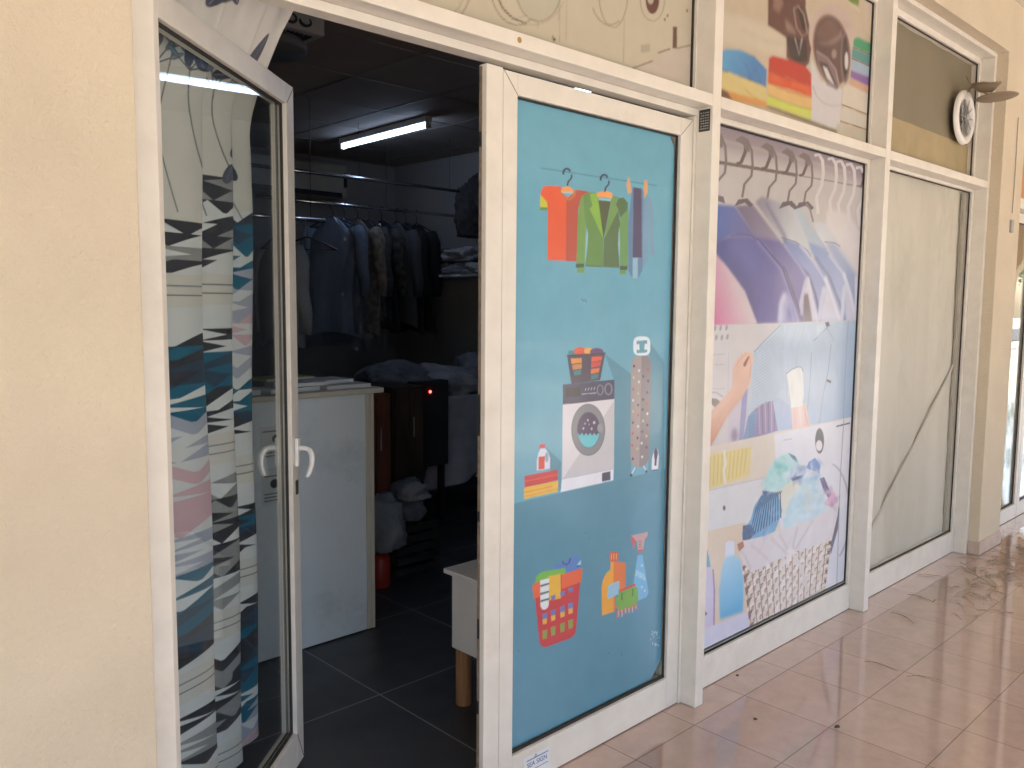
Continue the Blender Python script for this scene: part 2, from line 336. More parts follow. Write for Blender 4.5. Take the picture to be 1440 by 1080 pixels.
def draw_door():
    p = facade_print(1.708, 2.488, .131, 2.082, (108, 172, 190), .0026)
    # wall and floor of the drawing
    p.crop(0, 0, 1)
    p.poly([(700, 712), (727, 707.6), (939, 659), (960, 654), (960, 1100), (700, 1100)], (84, 142, 160))
    p.line([(761, 236), (925, 261)], 1.8, (84, 146, 164))
    p.crop(700, 200, 4.908)
    p.poly([(300, 355), (352, 420), (350, 450), (298, 448)], (208, 200, 48)); p.poly([(298, 448), (350, 450), (350, 470), (298, 468)], (110, 150, 70))
    p.poly([(303, 345), (318, 308), (345, 299), (440, 304), (450, 350), (490, 380), (530, 352), (540, 328), (610, 335), (640, 345), (600, 360), (570, 400), (556, 470), (552, 822), (348, 812), (352, 470), (345, 410), (303, 365)], (238, 92, 46))
    p.poly([(480, 390), (530, 352), (540, 328), (610, 335), (640, 345), (600, 360), (575, 400), (560, 470), (553, 822), (475, 820)], (192, 80, 58))
    p.line([(438, 318), (450, 360), (470, 385), (492, 395), (515, 385), (533, 365), (542, 328)], 16, (205, 112, 52))
    p.poly([(440, 330), (455, 312), (483, 302), (512, 312), (528, 335), (523, 350), (443, 348)], (248, 158, 78)); p.poly([(452, 336), (518, 342), (517, 353), (452, 349)], (196, 196, 190))
    def hook(dx, dy):
        p.line([(458+dx, 222+dy), (459+dx, 200+dy), (468+dx, 187+dy), (483+dx, 181+dy), (498+dx, 187+dy), (505+dx, 202+dy)], 14, (42, 56, 82))
        p.line([(515+dx, 222+dy), (515+dx, 242+dy), (505+dx, 258+dy), (492+dx, 272+dy), (486+dx, 300+dy)], 11, (42, 56, 82))
    hook(0, 0)
    p.poly([(570, 420), (585, 370), (625, 348), (655, 380), (660, 440), (625, 480), (612, 560), (605, 840), (548, 838), (560, 500)], (118, 160, 76))
    p.poly([(640, 345), (700, 350), (735, 640), (733, 858), (610, 852), (628, 700), (612, 560), (600, 470), (600, 360)], (104, 146, 74))
    p.poly([(697, 398), (785, 408), (737, 668)], (84, 92, 58))
    p.poly([(640, 355), (695, 350), (700, 400), (735, 668), (640, 460), (660, 435), (650, 400)], (138, 184, 66))
    p.poly([(880, 400), (905, 440), (907, 470), (905, 855), (850, 852), (845, 560), (860, 480)], (112, 158, 90))
    p.poly([(838, 465), (850, 560), (835, 700), (845, 862), (733, 858), (737, 668)], (92, 118, 74))
    p.poly([(840, 385), (875, 382), (905, 420), (897, 470), (850, 520), (838, 465), (820, 430)], (88, 116, 68))
    p.poly([(795, 370), (840, 375), (820, 430), (838, 465), (740, 670), (785, 410)], (118, 158, 84))
    p.poly([(622, 590), (630, 640), (622, 740), (608, 830), (614, 660)], (150, 196, 200)); p.poly([(845, 580), (838, 640), (836, 700), (845, 800), (850, 700)], (150, 196, 200))
    for q, c in (([(545, 838), (603, 838), (600, 866), (545, 864)], (72, 94, 62)), ([(552, 866), (605, 868), (603, 902), (555, 900)], (122, 162, 84)), ([(850, 852), (903, 855), (900, 882), (850, 880)], (72, 94, 72)), ([(848, 880), (893, 882), (890, 914), (848, 912)], (112, 160, 92)), ([(610, 848), (850, 860), (850, 868), (610, 856)], (88, 120, 76))): p.poly(q, c)
    p.poly([(688, 350), (712, 342), (740, 334), (770, 340), (795, 350), (797, 372), (790, 390), (760, 380), (720, 378), (695, 382)], (250, 165, 84)); p.poly([(705, 384), (785, 392), (783, 406), (700, 398)], (150, 200, 205))
    hook(258, 42)
    for q in ([(905, 240), (918, 250), (930, 345), (902, 355), (893, 290)], [(1018, 258), (1040, 262), (1042, 340), (1018, 390), (1010, 320)]): p.poly(q, (222, 166, 112))
    p.poly([(1040, 360), (1075, 420), (1090, 780), (1062, 782), (1050, 600), (1040, 830), (1005, 870), (1012, 390), (1030, 380)], (122, 160, 184))
    p.poly([(935, 310), (943, 310), (937, 795), (935, 940), (908, 890), (905, 560)], (100, 134, 168)); p.poly([(998, 318), (1012, 330), (1005, 880), (975, 940), (972, 800), (1000, 797)], (100, 134, 168))
    p.poly([(937, 797), (972, 799), (970, 940), (937, 938)], (150, 190, 205)); p.poly([(943, 310), (998, 318), (1000, 797), (937, 795)], (84, 74, 104))
    p.crop(720, 450, 4.154)
    for q in ([(548, 200), (710, 322), (700, 880), (700, 918), (600, 940), (600, 350)], [(812, 130), (895, 250), (893, 874), (800, 893), (806, 210)], [(198, 738), (292, 830), (292, 985), (272, 1006), (230, 880)]): p.poly(q, (88, 146, 164))
    p.poly([(326, 205), (550, 192), (520, 352), (352, 376)], (80, 68, 84))
    p.poly([(332, 200), (335, 180), (385, 178), (400, 205)], (64, 138, 138)); p.ell(402, 182, 36, 24, (228, 90, 48)); p.ell(452, 182, 26, 20, (244, 172, 70)); p.ell(500, 186, 40, 22, (104, 66, 112))
    p.poly([(326, 203), (552, 190), (550, 200), (328, 214)], (70, 58, 74))
    for q, c in (([(348, 225), (412, 222), (412, 250), (352, 256)], (232, 152, 68)), ([(354, 262), (412, 256), (412, 284), (360, 292)], (206, 140, 80)), ([(362, 298), (410, 290), (408, 318), (368, 326)], (66, 130, 130)), ([(470, 215), (532, 212), (528, 236), (468, 244)], (236, 92, 52)), ([(468, 248), (526, 242), (520, 268), (467, 280)], (214, 70, 60)), ([(466, 288), (516, 280), (512, 306), (466, 316)], (238, 120, 60)), ([(466, 322), (510, 314), (506, 340), (466, 350)], (70, 126, 130))): p.poly(q, c)
    p.poly([(302, 490), (603, 458), (597, 872), (595, 935), (290, 1006), (296, 930)], (230, 222, 222)); p.poly([(603, 468), (600, 872), (303, 928)], (206, 201, 201))
    p.poly([(296, 930), (598, 872), (595, 937), (290, 1006)], (236, 236, 242)); p.line([(296, 930), (598, 872)], 3, (170, 165, 170))
    p.poly([(302, 378), (603, 348), (603, 462), (302, 495)], (72, 66, 90)); p.poly([(318, 398), (405, 392), (405, 443), (318, 452)], (54, 46, 54))
    p.line([(412, 434), (498, 427)], 4, (190, 190, 205))
    for k in range(4): p.line([(432+k*17, 414-k*2), (438+k*17, 398-k*2)], 4, (190, 190, 205))
    p.ring(520, 409, 17, 28, 6, (140, 134, 150)); p.ring(568, 404, 20, 32, 7, (140, 134, 150))
    p.ell(450, 642, 99, 152, (96, 92, 100)); p.ell(450, 642, 96, 148, (134, 134, 138)); p.ell(452, 643, 66, 104, (78, 60, 92))
    wt = [(386, 672)]+[(386+i*6, 668+(6 if (i//2) % 2 else -5)) for i in range(22)]+[(518, 662)]+[(452+66*math.cos(t), 643+104*math.sin(t)) for t in np.linspace(.2, math.pi-.25, 20)]
    p.poly(wt, (104, 200, 208)); p.ring(452, 643, 66, 104, 3, (96, 92, 98)); p.ell(520, 632, 17, 26, (150, 150, 152))
    for x, y, r in ((448, 586, 5), (485, 600, 7), (432, 606, 4), (470, 636, 5), (422, 634, 5), (455, 610, 3)): p.ell(x, y, r, r*1.3, (200, 196, 214), n=12)
    p.poly([(530, 895), (580, 884), (580, 935), (530, 946)], (74, 66, 88))
    p.poly([(150, 882), (150, 820), (160, 775), (172, 752), (200, 752), (216, 775), (228, 810), (226, 870)], (226, 228, 238)); p.ell(208, 802, 10, 30, (140, 170, 190)); p.poly([(163, 750), (165, 728), (198, 724), (198, 748)], (205, 52, 60)); p.poly([(160, 800), (197, 796), (195, 870), (160, 876)], (222, 74, 52))
    p.poly([(78, 912), (272, 874), (272, 938), (78, 980)], (206, 54, 56)); p.poly([(76, 980), (275, 938), (272, 1004), (75, 1048)], (238, 188, 54))
    p.line([(80, 944), (272, 904)], 8, (236, 84, 62)); p.line([(78, 1008), (240, 972)], 7, (232, 140, 40)); p.line([(78, 1032), (272, 988)], 6, (234, 150, 44))
    a = [(763+50*np.sign(math.cos(t))*abs(math.cos(t))**.6, 152+56*np.sign(math.sin(t))*abs(math.sin(t))**.6) for t in np.linspace(0, 2*math.pi, 40, endpoint=False)]
    p.poly(a, (228, 238, 242)); p.poly([(733, 122), (794, 118), (794, 190), (733, 194)], (96, 160, 174)); p.ell(744, 158, 15, 18, (228, 238, 242)); p.ell(784, 156, 15, 18, (228, 238, 242)); p.poly([(748, 138), (780, 136), (778, 178), (750, 180)], (96, 160, 174))
    p.poly([(700, 270), (708, 235), (725, 213), (795, 208), (812, 228), (818, 262), (806, 800), (795, 835), (775, 858), (730, 860), (706, 845), (696, 800)], (170, 154, 150)); p.poly([(762, 210), (795, 208), (812, 228), (818, 262), (806, 800), (795, 835), (775, 858), (748, 859)], (142, 130, 132))
    dc = ((44, 44, 60), (230, 226, 220), (190, 84, 74), (70, 70, 100), (210, 196, 140))
    for i, (x, y) in enumerate(((718, 270), (747, 296), (800, 290), (772, 330), (716, 336), (800, 357), (746, 362), (713, 405), (795, 424), (742, 430), (770, 465), (712, 470), (795, 490), (742, 497), (712, 535), (768, 524), (795, 548), (742, 556), (711, 600), (770, 590), (795, 614), (741, 622), (710, 664), (766, 652), (790, 678), (738, 690), (762, 720), (707, 733), (790, 745), (737, 752), (710, 812), (765, 800))): p.ell(x, y, 6, 8, dc[i % 5], n=12)
    p.line([(724, 862), (700, 908)], 7, (220, 226, 230)); p.line([(772, 852), (792, 888)], 7, (220, 226, 230)); p.ell(701, 907, 7, 9, (34, 40, 60)); p.ell(790, 886, 7, 9, (34, 40, 60))
    p.poly([(820, 876), (822, 810), (833, 768), (846, 740), (858, 765), (863, 800), (858, 874)], (232, 232, 238)); p.poly([(833, 772), (846, 738), (858, 775), (850, 820), (848, 852), (836, 852), (838, 820)], (62, 64, 92)); p.line([(820, 880), (858, 875)], 6, (60, 60, 80))
    p.crop(700, 720, 4.908)
    p.poly([(385, 390), (410, 360), (460, 345), (500, 320), (550, 298), (575, 318), (582, 392), (480, 420)], (88, 128, 190)); p.line([(452, 340), (460, 358), (478, 366), (498, 352), (506, 318)], 7, (30, 44, 82)); p.poly([(552, 366), (580, 330), (580, 372)], (150, 214, 224)); p.line([(552, 376), (580, 372)], 8, (34, 60, 92))
    p.poly([(262, 590), (575, 478), (545, 820), (535, 850), (510, 872), (335, 936), (308, 930), (292, 900)], (204, 44, 44))
    p.poly([(265, 480), (272, 445), (310, 415), (470, 388), (476, 418), (440, 440), (260, 500)], (124, 186, 58))
    p.poly([(243, 520), (256, 494), (590, 388), (584, 478), (572, 488), (256, 602)], (236, 98, 40)); p.poly([(355, 445), (440, 428), (442, 598), (362, 612)], (242, 182, 42)); p.poly([(440, 430), (446, 432), (446, 600), (440, 600)], (200, 60, 40))
    p.poly([(298, 474), (360, 458), (358, 640), (350, 662), (332, 676), (312, 674), (300, 650)], (232, 232, 230))
    for y in (505, 560, 610): p.poly([(300, y), (360, y-16), (359, y-2), (300, y+16)], (66, 110, 78))
    cols = ((110, 130, 180), (238, 176, 60), (140, 160, 60))
    for j, (y, ys) in enumerate(((620, -26), (740, -24), (850, -24))):
        for i, x in enumerate((330, 388, 452, 508)):
            yy = y+ys*i; hgt = (34, 78, 64)[j]; yy0 = yy-hgt/2
            if j == 0 and i == 0: continue
            c = (110, 124, 176) if j < 2 else (146, 160, 62)
            p.poly([(x-17, yy0+4), (x+17, yy0-6), (x+14, yy0+hgt-8), (x-13, yy0+hgt)], c)
            if j == 1: p.poly([(x-15, yy0+hgt*.5+4), (x+15, yy0+hgt*.5-4), (x+14, yy0+hgt-8), (x-13, yy0+hgt)], (242, 178, 50))
    p.poly([(725, 716), (722, 520), (732, 470), (755, 425), (782, 400), (785, 345), (806, 345), (806, 690)], (244, 168, 40)); p.poly([(805, 345), (888, 350), (885, 520), (815, 560), (815, 685), (805, 690)], (236, 122, 42))
    p.poly([(776, 285), (790, 276), (825, 274), (838, 284), (839, 338), (778, 346)], (222, 92, 42))
    for x in (790, 806, 824): p.line([(x, 288), (x, 330)], 5, (246, 190, 110))
    p.poly([(768, 508), (840, 476), (848, 484), (838, 570), (768, 602), (760, 590)], (160, 200, 216))
    p.poly([(970, 300), (1005, 295), (1022, 400), (1046, 555), (1034, 588), (980, 612), (945, 590), (943, 500)], (116, 184, 218)); p.poly([(962, 400), (1015, 430), (1026, 470), (950, 440)], (160, 208, 228))
    for x, y in ((1000, 370), (990, 450), (1018, 465), (1000, 520), (1020, 545)): p.ell(x, y, 7, 10, (176, 216, 232), n=12)
    p.poly([(822, 600), (850, 548), (950, 512), (972, 530), (976, 600), (960, 640), (850, 682), (826, 660)], (124, 174, 60)); p.line([(846, 548), (955, 502)], 16, (216, 66, 44)); p.line([(862, 560), (862, 612)], 9, (70, 120, 50)); p.line([(938, 530), (936, 584)], 9, (70, 120, 50)); p.line([(820, 650), (850, 690), (968, 640)], 10, (222, 110, 50))
    for k in range(13): p.line([(826+k*12, 684-k*3), (828+k*12, 740-k*5-(k % 3)*8)], 5, ((216, 90, 60), (226, 200, 190))[k % 2])
    p.poly([(925, 165), (1040, 138), (1040, 160), (1020, 190), (1008, 268), (972, 270), (966, 205), (950, 190)], (206, 158, 152)); p.poly([(925, 165), (950, 190), (955, 215), (940, 262), (934, 215), (922, 190)], (208, 84, 76)); p.poly([(970, 262), (1008, 258), (1010, 276), (970, 280)], (206, 84, 78))
    for k in range(3): p.line([(978, 208+k*18), (998, 204+k*18)], 5, (90, 70, 80))
    # scratches in the film
    q = random.Random(3)
    for k in range(16): x, y = 1080+q.uniform(-35, 40), 870+q.uniform(-50, 50); p.line([(x, y), (x+q.uniform(-12, 12), y+q.uniform(4, 18))], 4, (200, 220, 220))
    for x, y in ((610, 145), (635, 185), (770, 975), (860, 985), (150, 960)): p.ell(x, y, 4, 5, (50, 80, 90), n=8)
    p.crop(0, 0, 1); p.line([(823, 421), (826, 425)], 1.2, (70, 110, 120)); p.line([(819, 420), (822, 424)], 1, (60, 100, 110))
    p.noise(.03, 5, 24)
    return p
def draw_panel():
    p = facade_print(2.676, 3.990, .150, 2.158, (200, 195, 192), .0036)
    p.crop(990, 160, 3.484)
    p.poly([(-60, 0), (860, 250), (800, 1010), (-60, 1038)], (196, 188, 184))
    p.poly([(-60, 0), (860, 250), (840, 350), (560, 270), (-60, 130)], (150, 134, 142), soft=6)
    p.line([(-20, 105), (95, 132), (720, 292)], 20, (168, 157, 154)); p.line([(-20, 225), (100, 242), (450, 300)], 17, (112, 96, 94)); p.line([(450, 300), (640, 333), (800, 364)], 7, (152, 140, 138))
    def hk(dx, dy, k=1, c=(118, 106, 104), c2=(96, 82, 80)):
        f = lambda a: [(190+dx+(x-190)*k, 120+dy+(y-120)*k) for x, y in a]
        p.line(f([(205, 140), (203, 185), (182, 238), (160, 246)]), 17*k, c2)
        p.line(f([(158, 132), (185, 114), (212, 128), (234, 180), (238, 250), (232, 305), (198, 345), (187, 410)]), 12*k, c)
        p.poly(f([(158, 132), (185, 112), (215, 128), (225, 190), (205, 180), (190, 150)]), c)
    hk(-132, -25, 1.05)
    hk(302, 80, .82); hk(222, 60, .88); hk(122, 33, .93); hk(0, 0)
    for x, y in ((575, 200), (640, 218), (682, 232), (730, 246), (778, 262)):
        p.line([(x-34, y+4), (x-10, y), (x+6, y+30), (x+10, y+90), (x+2, y+150), (x-24, y+210), (x-16, y+290)], 15, (218, 208, 206)); 
    p.line([(775, 290), (780, 320), (768, 358), (756, 350)], 8, (96, 82, 90))
    p.poly([(600, 470), (700, 490), (790, 600), (790, 1008), (600, 1012)], (216, 208, 206), soft=2)
    p.poly([(540, 530), (600, 536), (700, 690), (765, 790), (760, 1008), (640, 1012)], (204, 202, 206), soft=1)
    p.poly([(592, 630), (640, 630), (740, 780), (750, 930), (740, 1008), (700, 1008), (690, 800)], (156, 168, 200), soft=2); p.line([(590, 628), (640, 632), (668, 650)], 6, (150, 140, 150))
    p.poly([(420, 460), (470, 462), (535, 560), (605, 665), (520, 690)], (186, 196, 202), c2=(160, 172, 192), g=((430, 470), (600, 660)))
    p.poly([(512, 628), (600, 665), (690, 780), (732, 930), (748, 1008), (640, 1012), (560, 760)], (128, 148, 196), c2=(176, 184, 214), g=((520, 640), (720, 1000)), soft=1); p.poly([(690, 800), (700, 1010), (748, 1010), (706, 830)], (206, 204, 220), soft=1)
    p.poly([(250, 432), (285, 405), (360, 430), (440, 470), (500, 600), (528, 705), (380, 612)], (140, 134, 150), c2=(196, 196, 198), g=((260, 430), (440, 560)), soft=1)
    p.line([(545, 700), (615, 800), (665, 930), (690, 1012)], 11, (112, 118, 160), soft=1)
    p.poly([(378, 606), (460, 636), (530, 720), (600, 820), (650, 960), (668, 1012), (558, 1016), (520, 880)], (122, 132, 186), c2=(160, 170, 212), g=((390, 620), (640, 1000)), soft=1); p.poly([(598, 835), (668, 1012), (560, 1016), (588, 900)], (208, 208, 224), soft=2); p.line([(378, 606), (450, 628), (505, 668), (525, 700)], 5, (120, 110, 130))
    p.line([(385, 640), (512, 790), (545, 880), (572, 1014)], 10, (84, 82, 128), soft=1); p.line([(300, 430), (395, 600), (400, 640)], 14, (120, 112, 134), soft=2)
    p.poly([(150, 450), (240, 444), (380, 630), (255, 612)], (106, 96, 124), c2=(146, 136, 158), g=((160, 450), (370, 620)), soft=1)
    p.poly([(252, 600), (372, 622), (500, 790), (522, 860), (552, 1016), (470, 1022), (420, 900)], (96, 88, 148), c2=(124, 116, 178), g=((270, 610), (500, 960)), soft=1)
    p.poly([(490, 880), (516, 860), (530, 1016), (490, 1018)], (112, 96, 112)); p.poly([(498, 800), (512, 830), (552, 1016), (532, 1016), (510, 880), (488, 880), (470, 985), (466, 930)], (206, 202, 218), soft=1)
    for dx, dy in ((0, 0), (218, 12), (298, 15)): p.poly([(148+dx, 454+dy), (168+dx, 420+dy), (212+dx, 414+dy), (242+dx, 446+dy), (226+dx, 458+dy), (200+dx, 436+dy), (175+dx, 444+dy)], (92, 82, 92))
    p.line([(392, 640), (470, 745), (505, 812)], 9, (160, 156, 206), soft=1); p.line([(470, 640), (545, 735), (596, 822)], 9, (186, 192, 222), soft=1); p.line([(612, 690), (680, 780), (722, 900)], 8, (204, 210, 230), soft=1)
    p.line([(270, 625), (398, 765), (478, 1000), (482, 1018)], 10, (62, 56, 104), soft=1)
    p.line([(500, 440), (520, 470), (535, 530)], 9, (130, 120, 130)); p.poly([(40, 420), (60, 398), (95, 405), (104, 440), (70, 428)], (96, 86, 96))
    p.poly([(-60, 430), (60, 442), (150, 450), (262, 612), (130, 602), (-60, 700)], (66, 100, 176), c2=(106, 100, 150), g=((60, 450), (240, 620)), soft=1)
    p.poly([(-60, 700), (55, 625), (130, 600), (262, 605), (385, 760), (466, 1000), (462, 1022), (250, 1030), (200, 880), (100, 740), (-60, 650)], (76, 80, 146), c2=(112, 102, 166), g=((100, 650), (420, 1000)), soft=1); p.line([(130, 602), (180, 588), (230, 596), (262, 618)], 5, (70, 66, 120))
    p.line([(258, 616), (320, 685), (378, 762), (418, 870), (455, 985)], 11, (140, 138, 196), soft=2); p.line([(262, 610), (384, 756), (468, 1000), (470, 1020)], 5, (52, 48, 96))
    p.ell(200, 690, 60, 110, (92, 96, 164), rot=-30, soft=8); p.line([(120, 700), (200, 820), (262, 1000)], 30, (70, 64, 122), soft=8)
    p.poly([(366, 1024), (372, 930), (388, 880), (410, 878), (450, 960), (466, 1022)], (172, 172, 210), soft=3); p.poly([(400, 1022), (410, 940), (440, 960), (455, 1022)], (110, 106, 170), soft=3)
    p.poly([(-60, 640), (45, 672), (120, 760), (200, 870), (262, 1032), (-60, 1040)], (212, 92, 152), c2=(216, 200, 202), g=((40, 1030), (190, 850)), soft=1)
    for q_, w_, c_ in (([(508, 800), (528, 900), (556, 1014)], 13, (216, 212, 226)), ([(478, 985), (482, 900), (498, 822)], 12, (190, 186, 214)), ([(592, 800), (628, 900), (666, 1012)], 15, (222, 222, 234)), ([(566, 1012), (574, 940), (592, 850)], 22, (200, 200, 222)), ([(684, 780), (716, 880), (746, 1010)], 13, (218, 220, 232)), ([(676, 1010), (680, 930), (690, 840)], 16, (204, 206, 224)), ([(745, 800), (742, 1008)], 9, (214, 214, 226))): p.line(q_, w_, c_, soft=1)
    p.line([(372, 1022), (378, 930), (396, 885)], 16, (206, 206, 228), soft=2); p.line([(440, 1020), (425, 950), (408, 900)], 8, (150, 150, 206), soft=1)
    p.scatter([(60, 640), (250, 610), (380, 760), (440, 1000), (260, 1010)], [(120, 120, 190), (66, 62, 120)], 60, 60, .10, 1, 1.1, 6, 3); p.scatter([(260, 610), (370, 620), (520, 860), (540, 1000), (470, 1000)], [(140, 132, 190), (80, 74, 130)], 40, 40, .14, 2, 1.1, 5, 2)
    p.scatter([(380, 610), (520, 720), (650, 980), (560, 900)], [(176, 182, 220), (110, 120, 176)], 50, 40, .18, 3, 1.0, 5, 2); p.scatter([(512, 630), (690, 780), (745, 990), (640, 900)], [(190, 200, 226), (122, 140, 190)], 50, 40, .18, 4, 1.0, 5, 2)
    # middle picture: hands with a lint roller on a striped shirt
    p.crop(980, 440, 5.4)
    p.poly([(-60, 101), (120, 95), (1190, 60), (1300, 56), (1300, 770), (1190, 795), (85, 1020), (-60, 1050)], (212, 206, 206))
    for x, y in ((138, 115), (180, 115), (225, 113), (112, 190), (148, 187), (190, 188), (232, 182), (60, 190), (60, 118)): p.ell(x, y, 10, 22, (164, 156, 160), rot=10, n=16)
    for y in (315, 392, 575): p.line([(-40, y+4), (215, y)], 5, (176, 168, 172))
    p.line([(240, 300), (236, 640)], 5, (190, 184, 188)); p.line([(90, 600), (150, 606), (200, 640)], 12, (170, 162, 168)); p.poly([(60, 640), (150, 652), (196, 688), (150, 735), (110, 690)], (104, 92, 90))
    p.poly([(240, 740), (330, 640), (400, 560), (390, 780), (350, 962), (230, 990)], (206, 196, 206)); p.poly([(345, 610), (385, 570), (372, 780), (352, 962), (318, 968)], (150, 154, 196)); p.ell(285, 930, 26, 55, (150, 130, 158), soft=2)
    p.poly([(640, 85), (1300, 56), (1300, 780), (1195, 797), (850, 850), (620, 895), (600, 670), (390, 780), (388, 720), (410, 540), (430, 300)], (190, 206, 220), c2=(172, 192, 214), g=((500, 200), (1150, 700)))
    for i in range(20):
        y = 300+i*24; p.line([(430-i, y), (520, y-60), (620, y-150), (660, y-200 if y > 300 else 100)], 4, (158, 176, 192))
    for x in (700, 760, 820): p.line([(x, 90), (x-60, 300), (x-80, 650)], 4, (170, 190, 206))
    p.line([(430, 300), (520, 205), (640, 88)], 8, (150, 168, 184)); p.line([(870, 300), (862, 500), (838, 760)], 7, (150, 170, 196)); p.line([(1020, 240), (1000, 420), (960, 620), (928, 842)], 5, (140, 156, 178)); p.line([(1150, 60), (1130, 400), (1110, 810)], 6, (158, 176, 196)); p.poly([(1190, 560), (1300, 560), (1300, 780), (1195, 797)], (140, 160, 190))
    p.poly([(972, 72), (1002, 68), (1010, 100), (985, 108)], (56, 62, 84)); p.line([(1000, 100), (940, 160), (888, 212)], 6, (128, 142, 162)); p.line([(985, 110), (1020, 170), (1045, 216)], 5, (140, 156, 172)); p.poly([(905, 100), (975, 80), (960, 130), (915, 180)], (206, 218, 228), soft=2)
    p.poly([(988, 503), (1022, 518), (1016, 535), (984, 520)], (56, 62, 78))
    p.poly([(390, 785), (440, 730), (520, 680), (600, 660), (622, 893), (500, 930), (350, 965)], (148, 132, 168)); p.poly([(390, 785), (440, 732), (460, 760), (440, 940), (352, 964)], (124, 154, 192))
    for k in range(6): p.line([(470+k*24, 700-k*8), (480+k*22, 920-k*5)], 8, ((190, 170, 196), (118, 110, 158))[k % 2])
    for k in range(7): p.line([(392, 800+k*24), (440, 770+k*24)], 5, (90, 120, 170))
    p.poly([(575, 655), (620, 640), (700, 700), (730, 880), (615, 896)], (170, 186, 214))
    p.poly([(-60, 920), (90, 770), (245, 600), (268, 560), (275, 420), (290, 380), (330, 320), (370, 296), (410, 296), (432, 330), (420, 400), (408, 520), (345, 640), (240, 770), (110, 1010), (-60, 1100)], (232, 190, 170), c2=(206, 148, 120), g=((380, 340), (100, 960)))
    p.poly([(352, 385), (392, 325), (398, 335), (372, 405), (354, 410)], (150, 84, 70)); p.line([(300, 400), (330, 350), (370, 312)], 5, (206, 160, 140)); p.line([(400, 330), (410, 400), (400, 500)], 5, (208, 160, 140))
    p.poly([(718, 700), (830, 690), (850, 800), (868, 900), (850, 932), (835, 880), (725, 884)], (236, 200, 186)); p.poly([(765, 700), (790, 690), (808, 800), (806, 866), (760, 870)], (246, 222, 210), soft=2); p.line([(815, 700), (830, 800), (862, 900)], 6, (220, 150, 150)); p.ell(856, 900, 20, 34, (226, 160, 160), rot=20, soft=1)
    p.poly([(678, 464), (720, 432), (780, 410), (803, 430), (812, 620), (800, 708), (715, 722), (695, 600)], (236, 236, 228)); p.line([(676, 466), (720, 430), (770, 408), (796, 416), (806, 445)], 6, (124, 134, 146)); p.line([(680, 470), (700, 600), (714, 720)], 4, (176, 190, 206))
    p.scatter([(640, 85), (1190, 62), (1190, 795), (850, 850), (650, 800), (620, 500)], [(222, 232, 240), (150, 172, 200), (176, 196, 216)], 130, 90, .22, 5, 1.5, 8, 2)
    p.scatter([(430, 300), (640, 90), (640, 640), (400, 760)], [(224, 230, 238), (160, 180, 200)], 60, 70, .2, 6, 1.2, 7, 2)
    for a_, b_ in (((318, 330), (300, 470)), ((345, 305), (335, 420)), ((372, 300), (372, 340))): p.line([a_, b_], 4, (200, 150, 130), a=.6, soft=1)
    p.line([(120, 780), (255, 620), (300, 540)], 18, (244, 208, 190), a=.5, soft=3); p.line([(110, 1000), (245, 765), (350, 630)], 10, (180, 118, 92), a=.5, soft=2)
    for x in (742, 768, 796, 822): p.line([(x, 720), (x+8, 876)], 4, (214, 160, 146), a=.6, soft=1)
    # lower picture: wicker basket of laundry
    p.crop(980, 580, 3.176)
    p.poly([(-60, 178), (48, 155), (710, 16), (800, 0), (760, 800), (30, 1100), (-60, 1100)], (228, 214, 196)); p.poly([(345, 100), (800, 0), (760, 800), (400, 900)], (232, 228, 230))
    p.poly([(-60, 372), (45, 348), (305, 288), (300, 480), (30, 532), (-60, 550)], (226, 224, 222)); p.line([(-60, 372), (45, 350), (300, 292)], 6, (204, 200, 200)); p.poly([(-60, 552), (30, 535), (215, 490), (230, 900), (30, 975), (-60, 1000)], (228, 206, 180))
    p.poly([(-60, 215), (50, 190), (245, 150), (235, 282), (45, 346), (-60, 370)], (232, 212, 142))
    for k in range(10): p.line([(60+k*18, 196-k*4), (56+k*17, 330-k*6)], 4, (214, 186, 106))
    p.line([(122, 168), (128, 230), (120, 262), (128, 320)], 11, (240, 232, 216)); p.ell(122, 427, 6, 12, (92, 90, 92), n=16)
    p.ell(548, 127, 20, 57, (92, 86, 88)); p.ell(546, 148, 14, 24, (238, 228, 226)); p.line([(622, 63), (684, 47)], 6, (92, 88, 90)); p.line([(386, 124), (424, 118)], 3, (160, 156, 160))
    p.ring(590, 450, 92, 222, 9, (196, 190, 200), -80, 60); p.line([(656, 30), (640, 300), (624, 790)], 4, (176, 174, 184)); p.poly([(630, 400), (637, 430), (630, 520), (598, 636), (592, 600), (618, 480)], (112, 106, 124))
    p.poly([(128, 582), (145, 572), (168, 578), (168, 640), (150, 665), (126, 650)], (226, 228, 240)); p.poly([(128, 645), (168, 635), (196, 660), (210, 760), (206, 892), (102, 926), (98, 800), (112, 690)], (166, 212, 234), c2=(84, 178, 220), g=((140, 650), (150, 900)), soft=1)
    p.poly([(-30, 720), (35, 700), (60, 690), (76, 780), (76, 948), (40, 962), (-30, 980)], (212, 200, 222)); p.poly([(36, 625), (48, 612), (62, 690), (36, 692)], (104, 164, 192)); p.line([(72, 700), (78, 800), (76, 950)], 7, (150, 124, 166)); p.poly([(30, 880), (48, 900), (30, 912)], (120, 70, 60))
    p.poly([(-60, 1005), (30, 970), (232, 888), (244, 975), (60, 1060), (-60, 1110)], (218, 216, 232))
    bq = lambda u, v: ((205+395*u)*(1-v)+(238+335*u)*v, (700-125*u)*(1-v)+(975-185*u)*v)
    p.poly([bq(0, -.05), bq(1, -.05), bq(1, 1), bq(.5, 1.04), bq(0, 1)], (128, 92, 72))
